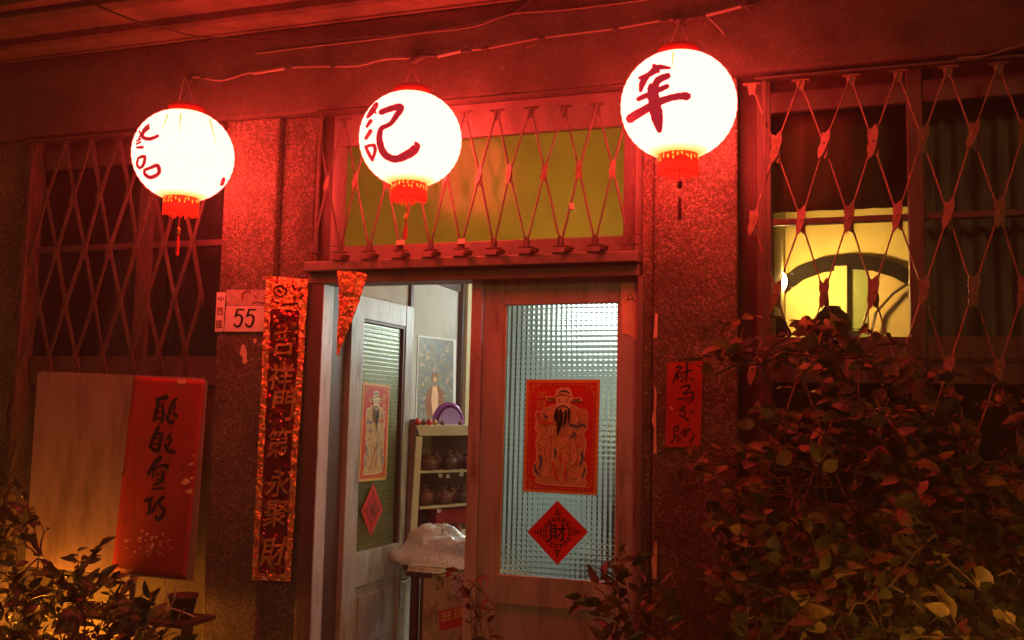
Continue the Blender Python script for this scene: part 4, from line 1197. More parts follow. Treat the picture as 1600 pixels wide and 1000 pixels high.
# ------------------------------------------------------------------ door prints
def god_print(f0, label, flip, chs, loc):
    t = thing('door_print', loc, label, 'poster', 'printed door posters')
    W, H = 335, 520
    f = (lambda x, y, h=0: f0(W - x, y, h)) if flip else f0
    e = .0006
    def P_(pts, m, name, lv, st=False):
        q = MB(); q.poly(f, pts, .002 + lv * e); o = obj(name, q, m, t, fix=False); return o
    def S_(lst, m, name, lv, k=1.0):
        q = MB()
        for i, s_ in enumerate(lst): q.stroke(f, s_, .002 + lv * e + i * .00002, k)
        o = obj(name, q, m, t, fix=False); o['kind'] = 'stuff'; return o
    q = MB().slab(f, [(0, 0), (W, 0), (W, H), (0, H)], .002, 0); obj('sheet', q, M_OCHRE, t)
    P_([(14, 14), (W - 14, 14), (W - 14, H - 14), (14, H - 14)], M_REDPRINT, 'red_ground', 1)
    br = []
    for k in range(22):
        br.append([(22 + (k % 2) * 3, 30 + k * 21, 3), (25, 38 + k * 21, 4)]); br.append([(W - 22, 30 + k * 21, 3), (W - 25, 38 + k * 21, 4)])
    for k in range(14):
        br.append([(30 + k * 20, 22, 3), (38 + k * 20, 24, 4)]); br.append([(30 + k * 20, H - 24, 3), (38 + k * 20, H - 22, 4)])
    for cx_, cy_, sx, sy in ((20, 20, 1, 1), (W - 20, 20, -1, 1), (20, H - 20, 1, -1), (W - 20, H - 20, -1, -1)):
        br.append([(cx_, cy_ + sy * 46, 4), (cx_ + sx * 16, cy_ + sy * 30, 4), (cx_ + sx * 12, cy_ + sy * 12, 4), (cx_ + sx * 30, cy_ + sy * 16, 4), (cx_ + sx * 46, cy_, 4)])
    S_(br, M_DKOCH if False else M_OCHRE, 'border_ornament', 2)
    sil = [(112, 128), (88, 134), (70, 150), (56, 146), (48, 168), (54, 192), (50, 228), (62, 250), (54, 290), (58, 330), (60, 372), (50, 392), (46, 430), (62, 452), (58, 470), (90, 480), (150, 484), (220, 484), (276, 484), (288, 466), (280, 444), (288, 420), (284, 386), (272, 366), (276, 330), (280, 280), (268, 250), (284, 222), (282, 196), (286, 160), (272, 138), (248, 136), (226, 122), (200, 116), (140, 116)]
    P_(sil, M_SKINP, 'robe', 2)
    S_([[(x, y, 5) for x, y in sil] + [(112, 128, 5)]], M_CREAM, 'robe_outline', 3)
    folds_ = [[(100, 140, 4), (92, 200, 5), (110, 260, 4), (96, 330, 5), (110, 400, 4)], [(240, 140, 4), (250, 200, 5), (232, 260, 4), (246, 340, 5), (236, 420, 4)], [(125, 260, 4), (122, 340, 5), (128, 440, 4)], [(205, 260, 4), (212, 340, 5), (200, 440, 4)], [(140, 300, 3), (170, 316, 4), (200, 300, 3)], [(80, 250, 4), (130, 262, 5), (160, 250, 4)], [(180, 250, 4), (230, 262, 5), (262, 250, 4)], [(60, 180, 4), (90, 190, 5), (128, 212, 4)], [(276, 190, 4), (240, 200, 5), (206, 214, 4)], [(70, 440, 4), (110, 452, 5), (150, 440, 4)], [(190, 440, 4), (230, 452, 5), (272, 440, 4)], [(150, 430, 4), (168, 400, 4), (186, 430, 4)]]
    S_([[(r_.uniform(70, 262), r_.uniform(150, 470), r_.uniform(4, 12)), (r_.uniform(-9, 9), r_.uniform(-14, 14), 1)] for r_ in ()] or [[(78 + (k * 47) % 180, 160 + (k * 71) % 300, 5 + k % 5), (82 + (k * 47) % 180 + (k * 13) % 11, 172 + (k * 71) % 300, 4 + k % 4)] for k in range(46)], M_CREAM, 'robe_pattern', 3.2)
    S_([[(84 + (k * 37) % 178, 150 + (k * 83) % 310, 4 + k % 4), (90 + (k * 37) % 178, 158 + (k * 83) % 310, 3 + k % 3)] for k in range(34)], M_OCHRE, 'robe_flecks', 3.6)
    S_(folds_, M_DKOCH, 'robe_folds', 4, .6)
    S_([[(66, 300, 4), (84, 310, 6)], [(66, 322, 5), (88, 330, 5)], [(195, 330, 4), (214, 352, 6)], [(222, 356, 4), (204, 380, 6)], [(240, 380, 4), (214, 402, 5)], [(78, 268, 5), (98, 280, 6)]], M_DKOCH, 'ink_marks', 5, .8)
    S_([[(206, 204, 8), (236, 214, 9), (262, 206, 8), (280, 214, 7)], [(214, 262, 8), (230, 248, 9), (220, 240, 6)], [(76, 352, 10), (82, 382, 12), (74, 412, 9)], [(264, 330, 9), (268, 360, 10), (256, 388, 8)], [(52, 394, 8), (58, 420, 9), (72, 440, 7)], [(282, 400, 7), (270, 440, 8)], [(142, 318, 8), (146, 340, 10), (142, 360, 6)], [(86, 164, 7), (104, 176, 8)], [(158, 56, 8), (180, 52, 9), (198, 62, 8)]], M_BLUEP, 'blue_trim', 6)
    S_([[(66, 196, 9), (96, 204, 10), (124, 200, 7)], [(136, 380, 7), (150, 440, 8), (168, 462, 6)], [(200, 462, 6), (192, 430, 8), (196, 380, 7)], [(240, 300, 6), (262, 306, 7)], [(60, 160, 12), (68, 168, 10)], [(168, 340, 10), (170, 380, 8)]], M_REDPRINT, 'red_trim', 7)
    hat = [(130, 96), (136, 66), (142, 46), (156, 42), (162, 33), (176, 42), (196, 36), (204, 48), (214, 68), (218, 96)]
    P_(hat, M_CREAM, 'hat', 5)
    S_([[(104, 88, 22), (134, 88, 16)], [(214, 92, 16), (248, 92, 22)]], M_CREAM, 'hat_wings', 5)
    S_([[(106, 88, 12), (130, 88, 9)], [(220, 92, 9), (246, 92, 12)], [(140, 78, 4), (170, 68, 6), (208, 80, 4)], [(148, 58, 4), (160, 66, 4)]], M_DKOCH, 'hat_pattern', 8)
    P_([(142, 90), (205, 90), (208, 114), (203, 136), (175, 150), (148, 136), (141, 114)], M_CREAM, 'face', 8)
    S_([[(151, 100, 4), (164, 102, 4)], [(182, 102, 4), (195, 100, 4)], [(150, 93, 3), (164, 91, 3)], [(182, 91, 3), (196, 93, 3)], [(173, 104, 2), (172, 116, 3)]], M_DKOCH, 'eyes', 10)
    S_([[(150, 132, 5), (160, 124, 6), (172, 122, 4), (186, 124, 6), (197, 132, 5)], [(147, 134, 7), (141, 162, 12), (138, 190, 5)], [(200, 134, 7), (203, 162, 11), (203, 196, 5)], [(164, 140, 12), (166, 190, 20), (158, 225, 16), (154, 252, 5)], [(150, 140, 8), (150, 180, 12), (150, 215, 5)], [(186, 140, 8), (188, 180, 12), (182, 212, 5)]], M_INK, 'beard', 11)
    S_([[(168, 130, 4), (178, 130, 4)]], M_REDPRINT, 'mouth', 12)
    for ch, (a, b_, c_, d_) in chs:
        q = MB(); put(q, f0, ch, a, b_, c_, d_, .002 + 5 * e, .01); obj('printed_character', q, M_OCHRE, t, fix=False)
    return t
fd_ = MY(YD - .012)
pq = MQ(P(822.5, 593, YD - .014), P(938, 593, YD - .014), P(932.5, 774, YD - .014), P(817, 768, YD - .014), 335, 520)
god_print(pq, 'bright red and ochre folk print of a bearded official on the closed right door leaf', False, (('加', (50, 52, 96, 88)), ('冠', (50, 98, 96, 136))), P(878, 774, YD - .014))
nb = .003
def LQ(a, b_, c_, d_, off):
    f = lambda x, y: PP(x, y, H0 - nL * off, nL)
    return f(*a), f(*b_), f(*c_), f(*d_)
a, b_, c_, d_ = LQ((567, 597), (609, 602), (603, 749), (560, 753), .012)
god_print(MQ(a, b_, c_, d_, 335, 520), 'matching folk print seen at a slant on the open left door leaf', True, (('進', (240, 52, 286, 88)), ('祿', (240, 98, 286, 136))), (c_ + d_) / 2)

def diamond(f, label, loc, ch):
    t = thing('paper_diamond', loc, label, 'paper diamond', 'red paper diamonds on the door glass')
    q = MB().slab(f, [(0, 0), (100, 0), (100, 100), (0, 100)], .0015, 0); obj('paper', q, M_DIAM, t)
    g = lambda x, y, h=0: f(50 + (x + y) * .7071, 50 + (-x + y) * .7071, h)   # upright axes inside the turned square
    q = MB()
    for k in range(16):
        a = k / 16 * 6.283
        for r_, w_ in ((27, 3.2), (32, 2.2)):
            q.stroke(g, [(r_ * math.cos(a), r_ * math.sin(a), w_), ((r_ + 1) * math.cos(a + .14), (r_ + 1) * math.sin(a + .14), w_), (r_ * math.cos(a + .26), r_ * math.sin(a + .26), w_ * .6)], .0019 + .00001 * k)
    for k in range(4):
        a = k * math.pi / 2
        for rr, sp in ((38, 8), (44, 4), (50, 2)):
            q.stroke(g, [(rr * math.cos(a) - sp * math.sin(a), rr * math.sin(a) + sp * math.cos(a), 2.2), ((rr + 2) * math.cos(a), (rr + 2) * math.sin(a), 3), (rr * math.cos(a) + sp * math.sin(a), rr * math.sin(a) - sp * math.cos(a), 2.2)], .0021 + .00001 * k)
    o = obj('ring_ornament', q, M_INK, t, fix=False); o['kind'] = 'stuff'
    q = MB(); put(q, g, ch, -20, -19, 20, 19, .0024, .008); obj('character', q, M_INK, t, fix=False)
DC = [(871, 782), (919, 831), (871, 883), (824, 831)]
Yd = YD - .013
diamond(MQ(P(*DC[0], Yd), P(*DC[1], Yd), P(*DC[2], Yd), P(*DC[3], Yd), 100, 100), 'red paper diamond with a black wealth character below the print on the closed leaf', P(871, 883, Yd), '財')
a, b_, c_, d_ = LQ((583, 755), (598, 796), (579, 838), (564, 799), .012)
diamond(MQ(a, b_, c_, d_, 100, 100), 'narrow-looking red paper diamond on the open left leaf below its print', c_, '福')

# ------------------------------------------------------------------ inside: shelf, teapots, desk, box
o1 = P(652, 700, 1.0); o2 = P(760, 700, 1.3)
nS = Vector(((o2 - o1).y, -(o2 - o1).x, 0)).normalized()
fS = MPl(o1, nS)
sh = thing('display_shelf', fS(690, 930), 'pale wooden display shelf packed with dark teapots inside the doorway', 'shelf')
def shp(name, pts, h1, h0, m, **k):
    return obj(name, MB().slab(fS, pts, h1, h0), m, sh, **k)
M_SHELF = simple('cream_shelf_paint', (.66, .64, .46), .5, .08, 10)
shp('top_board', [(650, 665), (775, 664), (775, 680), (655, 681)], .004, -.3, M_SHELF, bevel=.003)
shp('post', [(650, 682), (660, 682), (648, 893), (637, 893)], .002, -.02, M_SHELF, bevel=.002)
shp('side_panel', [(642, 655), (649.5, 655), (638, 890), (632, 890)], -.001, -.02, M_BROWN)
def shd(name, y0, th, m):
    shp(name, [(656, y0), (775, y0 - 3 if y0 < 760 else y0 - 9), (775, y0 - 3 + th if y0 < 760 else y0 - 9 + th), (656, y0 + th)], -.003, -.28, m)
shd('shelf_board', 736, 3.5, M_SHELF); shd('shelf_board', 792, 4, M_SHELF); shd('shelf_board', 842, 4, M_SHELF)
shp('back_panel', [(648, 682), (775, 682), (775, 893), (640, 893)], -.29, -.30, M_DARKWOOD)
def teapot_mesh():
    mb = MB()
    mb.lathe((0, 0, 0), [(.001, 0), (.028, 0), (.045, .014), (.052, .034), (.046, .055), (.028, .068), (.026, .07), (.03, .072), (.022, .08), (.006, .084), (.006, .09), (.011, .096), (.008, .103), (.001, .104)], 16)
    mb.tube([(.045, 0, .03), (.07, 0, .042), (.082, 0, .068)], [.011, .008, .005], 7)
    mb.tube([(-.044, 0, .056), (-.066, 0, .062), (-.078, 0, .045), (-.068, 0, .026), (-.048, 0, .02)], .0055, 6)
    me = bpy.data.meshes.new('teapot'); me.from_pydata(mb.v, [], mb.f); me.polygons.foreach_set('use_smooth', [True] * len(me.polygons)); me.materials.append(M_BROWN); return me
tm = teapot_mesh(); tm2 = tm.copy(); tm2.materials.clear(); tm2.materials.append(simple('dark_clay', (.06, .035, .03), .25, .3, 20))
order = ['leftmost', 'second from the left', 'third from the left', 'fourth from the left', 'fifth from the left', 'rightmost']
for rname, yb, xs, dy in (('upper', 735.5, (658, 674, 690, 706, 721, 736), -3 / 119), ('lower', 791.5, (656, 670, 684, 698, 712, 727), -9 / 119)):
    for i, x in enumerate(xs):
        p = fS(x, yb + (x - 656) * dy, -.06 if i % 2 else -.11)
        o = bpy.data.objects.new('teapot', tm if (i + (rname == 'lower')) % 3 else tm2); COL.objects.link(o)
        o.location = p; s_ = random.uniform(1.0, 1.2); o.scale = (s_, s_, s_ * random.uniform(.9, 1.1)); o.rotation_euler = (0, 0, random.uniform(-.7, .7))
        tag(o, f'dark clay teapot, {order[i]} on the {rname} teapot row of the shelf', 'teapot', 'teapots on the display shelf')
for i, (x, y) in enumerate(((688, 743), (700, 744), (686, 798), (721, 741))):
    q = MB().slab(fS, [(x - 3, y - 3), (x + 3, y - 3), (x + 3, y + 3), (x - 3, y + 3)], .004, .002)
    obj('price_tag', q, M_PAPERW, sh)
pic = MB().slab(fS, [(658, 683), (690, 683), (690, 712), (657, 712)], -.2, -.21)
tag(obj('green_card', pic, M_GREENCLOTH), 'grey-green card standing behind the upper row of teapots', 'card')
for i, (x, w_, hh, m_, lab) in enumerate(((660, 12, 16, M_TEAL, 'small green pot at the left end of the bottom shelf'), (676, 12, 20, M_DKOCH, 'brown lidded pot on the bottom shelf left of the yellow stick'), (692, 12, 14, M_OCHRE, 'ochre pot on the bottom shelf under the yellow stick'), (708, 12, 16, M_BROWN, 'brown pot on the bottom shelf in front of the orange box'), (722, 12, 18, M_DKOCH, 'dark pot at the right end of the bottom shelf'))):
    p = fS(x, 841 - (x - 656) * .075, -.08); r_ = w_ / 2 * .0042
    q = MB().lathe(p, [(.001, 0), (r_ * .7, 0), (r_ * 1.1, r_ * .8), (r_, r_ * 1.6), (r_ * .7, r_ * 1.9), (r_ * .75, r_ * 2.1), (.001, r_ * 2.15)], 12)
    tag(obj('pot', q, m_, smooth=True), lab, 'pot', 'pots on the bottom shelf')
tag(obj('orange_box', MB().slab(fS, [(691, 800), (745, 797), (745, 820), (691, 823)], -.12, -.25), M_REDPRINT, bevel=.003), 'flat orange-red box on the bottom shelf', 'box')
tag(obj('yellow_stick', MB().slab(fS, [(672, 824), (694, 821), (694, 825), (672, 828)], -.02, -.03), paper('yellow_plastic', (.8, .62, .03), .4)), 'bright yellow stick lying on the pots of the bottom shelf', 'stick')
# on top of the shelf
dm_ = fS(711, 664, -.12)
q = MB()
n = 18
ring0 = []
for j in range(n + 1):
    a = math.pi * j / n
    ring0.append((math.cos(a) * .105, math.sin(a) * .14 + .0))
tS = (o2 - o1); tS.z = 0; tS.normalize()
pu = thing('purple_tray', dm_, 'glossy purple half-round tray standing on top of the shelf', 'tray')
ctr = dm_
for k_, (rr, yy) in enumerate(((1.0, 0), (1.0, .012))): pass
dish = MB()
vs = []
for rr, dep in ((1.0, .02), (1.0, .0), (.86, -.012), (.82, .01), (.4, .018), (.02, .02)):
    vs.append([ctr + tS * (x * rr) + Vector((0, 0, z * rr + .002)) - nS * dep for x, z in ring0])
nn_ = n + 1
dish.add([p for rg in vs for p in rg], [(i * nn_ + k, i * nn_ + k + 1, (i + 1) * nn_ + k + 1, (i + 1) * nn_ + k) for i in range(len(vs) - 1) for k in range(n)])
obj('tray_shell', dish, M_PURPLE, pu, smooth=True)
mid_ = MB().add([ctr + nS * .006 + Vector((0, 0, .004))] + [ctr + tS * (x * .74 + .008) + Vector((0, 0, z * .74 + .002)) + nS * .006 for x, z in ring0], [(0, i + 1, i + 2) for i in range(n)])
obj('pale_inlay', mid_, simple('lilac', (.42, .3, .7), .2, .2, 6), pu)
for i, (x, s_, m_, lab) in enumerate(((655, 1.0, M_RED2, 'small red figurine at the left end of the shelf top'), (664, .8, M_BROWN, 'small brown cup second on the shelf top'), (673, .9, M_DIAM, 'small reddish pot in the middle of the shelf top'), (682, .8, M_TAN, 'small tan cup left of the purple tray'), (694, .7, M_BROWN, 'small dark cup in front of the purple tray'), (722, .7, M_BROWN, 'small dark cup at the right foot of the purple tray'))):
    p = fS(x, 664.5, -.03); r_ = .019 * s_
    q = MB().lathe(p, [(.001, 0), (r_ * .8, 0), (r_ * 1.2, r_ * .9), (r_ * .9, r_ * 1.7), (r_ * .5, r_ * 2), (r_ * .55, r_ * 2.3), (.001, r_ * 2.4)], 12)
    tag(obj('trinket', q, m_, smooth=True), lab, 'trinket', 'small pots on top of the shelf')
# picture on the side wall
fW = MX(XI + .002)
pc = thing('wall_picture', PXp(684, 655, XI), 'faded blue-grey picture of a robed figure on the pale wall above the shelf', 'picture')
q = MB().slab(fW, [(653, 524), (712, 531), (711, 662), (648, 668)], .003, 0); obj('picture_sheet', q, M_PLATEW, pc)
m, nt, b = nodes('faded_picture'); v = coords(nt); t1 = tex(nt, 'noise', 24, 8, .8, v); r1 = ramp(nt, t1.outputs['Fac'], [(.3, (.06, .09, .11)), (.45, (.17, .2, .2)), (.55, (.22, .2, .12)), (.68, (.33, .37, .34))])
nt.links.new(r1.outputs[0], b.inputs['Base Color'])
q = MB().poly(fW, [(654, 526), (708, 532.5), (707, 660), (650, 665)], .0036); obj('painted_ground', q, m, pc, fix=False)
q = MB().poly(fW, [(673, 603), (684, 602), (690, 611), (694, 632), (691, 650), (667, 652), (663, 634), (666, 612)], .0042); obj('figure_robe', q, M_DKOCH, pc, fix=False)
q = MB().poly(fW, [(675, 604), (682, 603), (684, 622), (682, 646), (675, 647), (673, 624)], .0044); obj('figure_sash', q, M_WEAR, pc, fix=False)
q = MB().poly(fW, [(678.5 + 5.5 * math.cos(k * .7), 590 + 9 * math.sin(k * .7)) for k in range(9)], .0046); obj('figure_hood', q, M_DKOCH, pc, fix=False)
q = MB().poly(fW, [(678.5 + 3 * math.cos(k * .7), 593 + 4.5 * math.sin(k * .7)) for k in range(9)], .0050); obj('figure_face', q, M_SKINP, pc, fix=False)
for m_, nk, sd in ((M_BLUEP, 34, 3), (M_SKINP, 26, 4), (M_PLATEF, 40, 5), (M_DKOCH, 20, 6)):
    rr_ = random.Random(sd); q = MB()
    for k in range(nk):
        x_ = rr_.uniform(655, 705); y_ = rr_.uniform(535, 655)
        if abs(x_ - 678) < 12 and y_ > 582: continue
        q.stroke(fW, [(x_, y_, rr_.uniform(.8, 2)), (x_ + rr_.uniform(-5, 5), y_ + rr_.uniform(-4, 4), rr_.uniform(.8, 2.2)), (x_ + rr_.uniform(-6, 6), y_ + rr_.uniform(-7, 7), .8)], .0038 + k * .000005, 1, 3)
    o = obj('painted_detail', q, m_, pc, fix=False); o['kind'] = 'stuff'
# desk
yd0 = .62
dk = thing('desk', (P(690, 900, yd0).x, yd0 + .2, .03), 'dark desk behind the open leaf carrying magazines and the plastic bag', 'desk')
zd = Z(650, 893, yd0)
obj('desk_top', MB().box((X(634, 890, yd0), yd0, zd - .03), (X(634, 890, yd0) + .15, yd0 + .25, zd)), M_DARKWOOD, dk, bevel=.003)
for xx in (X(636, 890, yd0) + .01, X(636, 890, yd0) + .07):
    obj('leg', MB().box((xx, yd0 + .03, .03), (xx + .04, yd0 + .07, zd - .031)), M_DARKWOOD, dk)
obj('modesty_board', MB().box((X(650, 890, yd0) - .02, yd0 + .2, .2), (X(636, 890, yd0) + .19, yd0 + .22, zd - .031)), M_BROWN, dk)
for k in range(3):
    x_ = X(634, 890, yd0)
    q = MB().box((0, 0, 0), (.2, .15, .008)); rot = Matrix.Rotation(.15 * k - .1, 3, 'Z')
    q.v = [rot @ p + Vector((x_ + .015, yd0 - .02 + .01 * k, zd + .001 + k * .0095)) for p in q.v]
    tag(obj('magazine', q, M_PAPERW), ('lowest magazine in the pile on the desk by the door handle', 'middle magazine in the pile on the desk by the door handle', 'topmost magazine in the pile on the desk by the door handle')[k], 'magazine', 'magazines on the desk')
# plastic bag: crumpled heap
bc = P(690, 868, .86)
def bag(u, v):
    a = u * 6.2832; th = v * math.pi * .56
    rr = 1 + .28 * noise.noise(Vector((math.cos(a) * 1.3, math.sin(a) * 1.3, v * 3))) + .07 * noise.noise(Vector((math.cos(a) * 4, math.sin(a) * 4, v * 8 + 3)))
    rr += .07 * (1 - 2.2 * abs(noise.noise(Vector((math.cos(a) * 2.6 + 7, math.sin(a) * 2.6, v * 5)))))
    return Vector((bc.x + .3 * rr * math.sin(th) * math.cos(a), bc.y + .13 * rr * math.sin(th) * math.sin(a), zd + .012 + max(0, .19 * rr * (math.cos(th) + .0))))
tag(obj('plastic_bag', MB().grid(bag, 60, 22), M_BAG, smooth=True, fix=False), 'crumpled white translucent plastic bag heaped on the desk', 'bag')
# cardboard box
Yb = .58
bx = thing('cardboard_box', (P(700, 1000, Yb).x, Yb, .03), 'tan cardboard box with a slanting red label standing in the doorway', 'box')
b0 = P(662, 897, Yb + .06); b1 = P(748, 893, Yb); 
dirb = (b1 - b0); dirb.z = 0; dirb.normalize(); nb_ = Vector((dirb.y, -dirb.x, 0))
zbt = Z(676, 897, Yb + .06)
q = MB().prism([Vector((b0.x, b0.y, .04)), Vector((b0.x, b0.y, .04)) + dirb * .46, Vector((b0.x, b0.y, zbt)) + dirb * .46, Vector((b0.x, b0.y, zbt))], -nb_ * .34)
obj('carton', q, M_CARD, bx, bevel=.003)
fB = MPl(b0, nb_)
q = MB().slab(fB, [(685, 955), (760, 940), (760, 970), (687, 986)], .0015, .0003); obj('red_label', q, M_REDPRINT, bx)
q = MB()
for x, y in ((692, 962), (700, 960), (711, 957), (719, 955)):
    strokes(q, fB, [[(x - 2, y - 3, 2.2), (x + 4, y - 4, 2)], [(x - 2, y + 2, 2), (x + 5, y + 1, 2)], [(x - 2, y + 8, 2), (x + 5, y + 7, 2.2)], [(x + 1, y - 5, 2), (x + 1, y + 9, 2)], [(x + 4, y - 4, 1.8), (x + 4, y + 8, 1.8)]], 0, 0, 1, .0022)
o = obj('label_lettering', q, M_OCHRE, bx, fix=False); o['kind'] = 'stuff'
q = MB().slab(fB, [(704, 898), (745, 893), (745, 925), (706, 930)], .0015, .0003); obj('white_label', q, M_PAPERW, bx)
q = MB().slab(fB, [(697, 893), (706, 892), (704, 900), (696, 903)], .002, .0003); obj('red_sticker', q, M_RED2, bx)
q = MB()
for x, y in ((684, 905), (690, 908), (683, 918), (690, 915), (681, 945), (681, 958), (681, 970), (700, 935), (722, 930)):
    strokes(q, fB, [[(x - 2, y - 4, 1.2), (x + 2, y - 4, 1.2), (x + 1, y + 4, 1.2)], [(x - 2, y + 3, 1), (x + 3, y, 1.2)]], 0, 0, 1, .002)
o = obj('printed_marks', q, M_INK, bx, fix=False); o['kind'] = 'stuff'
# narrow green print glimpsed behind the leaf
q = MB().slab(MX(XI + .002), [(527, 572), (538, 572), (534, 690), (530, 700)], .002, 0)

# ------------------------------------------------------------------ small lamps near the ground behind the plants
def ground_lamp(px_, py_, Y, label, r_, mb_):
    c_ = P(px_, py_, Y)
    t = thing('garden_lamp', (c_.x, c_.y, 0), label, 'lamp', 'amber lamps among the plants')
    q = MB().lathe(c_, [(.001, -r_)] + [(r_ * math.sin(a * math.pi / 8), -r_ * math.cos(a * math.pi / 8)) for a in range(1, 8)] + [(.001, r_)], 14); obj('bulb', q, mb_, t, smooth=True)
    q = MB().tube([(c_.x, c_.y, 0), (c_.x, c_.y, c_.z - r_ * .95)], .012, 8); obj('stake', q, M_DARKWOOD, t)
ground_lamp(60, 1034, -.22, 'glowing amber lamp behind the dark leaves at the bottom left', .11, M_BULBA)
ground_lamp(1520, 1100, -1.55, 'amber lamp standing low in front of the shrub at the bottom right', .05, emis('front_lamp_bulb', [(0, (1, .38, .07))], 85))
# things under the board
pt = thing('plant_bench', P(250, 975, -.12), 'low plank bench under the board by the left pillar', 'bench')
zb_ = Z(240, 962, -.2)
obj('bench_top', MB().box((X(120, 960, -.2), -.32, zb_ - .02), (X(312, 960, -.2), -.06, zb_)), M_DARKWOOD, pt, bevel=.003)
for a in (125, 300): obj('leg', MB().box((X(a, 960, -.2), -.28, 0), (X(a, 960, -.2) + .04, -.24, zb_ - .021)), M_DARKWOOD, pt)
for (x, r_, hh, lab) in ((285, .07, .1, 'round dark pot lying on the bench by the pillar'),):
    c_ = P(x, 960, -.18)
    q = MB().lathe((c_.x, c_.y, zb_ + .001), [(.001, 0), (r_ * .7, 0), (r_, hh), (r_ * 1.08, hh), (r_ * 1.08, hh + .015), (r_ * .9, hh + .015), (r_ * .85, hh * .8), (.001, hh * .8)], 18)
    tag(obj('plant_pot', q, M_POT, smooth=True), lab, 'plant pot')
for pts, lab in (([(258, 908), (262, 925), (258, 945), (266, 955)], 'thin white string hanging below the board'), ([(250, 972), (262, 955), (272, 935), (276, 912)], 'frayed string looped beside the pot on the bench'), ([(225, 980), (245, 962), (262, 950), (290, 958), (304, 964)], 'loose string lying across the bench')):
    o = cable('string', pts, -.26, .004, M_STR, None); tag(o, lab, 'string')

# ------------------------------------------------------------------ plants
def leafmesh(L, W, cup, droop, nseg=4, name='leaf'):
    """ovate leaf along +Y, folded at the midrib"""
    prof = [(0, 0.02), (.12, .5), (.35, 1), (.6, .93), (.82, .55), (1, .02)]
    vs = []
    for t, w_ in prof:
        y = t * L; z = -droop * t * t
        ww = w_ * W / 2
        vs += [(-ww, y, z + cup * w_), (0, y, z), (ww, y, z + cup * w_)]
    fs = []
    for i in range(len(prof) - 1):
        a = i * 3
        fs += [(a, a + 1, a + 4, a + 3), (a + 1, a + 2, a + 5, a + 4)]
    return [Vector(v) for v in vs], fs
def rot_to(dirv, roll, nrm=None):
    y = dirv.normalized(); up = Vector((0, 0, 1)) if nrm is None else nrm
    x = y.cross(up)
    if x.length < .05: x = Vector((1, 0, 0))
    x.normalize(); z = x.cross(y)
    m = Matrix((x, y, z)).transposed()
    return m @ Matrix.Rotation(roll, 3, 'Y')

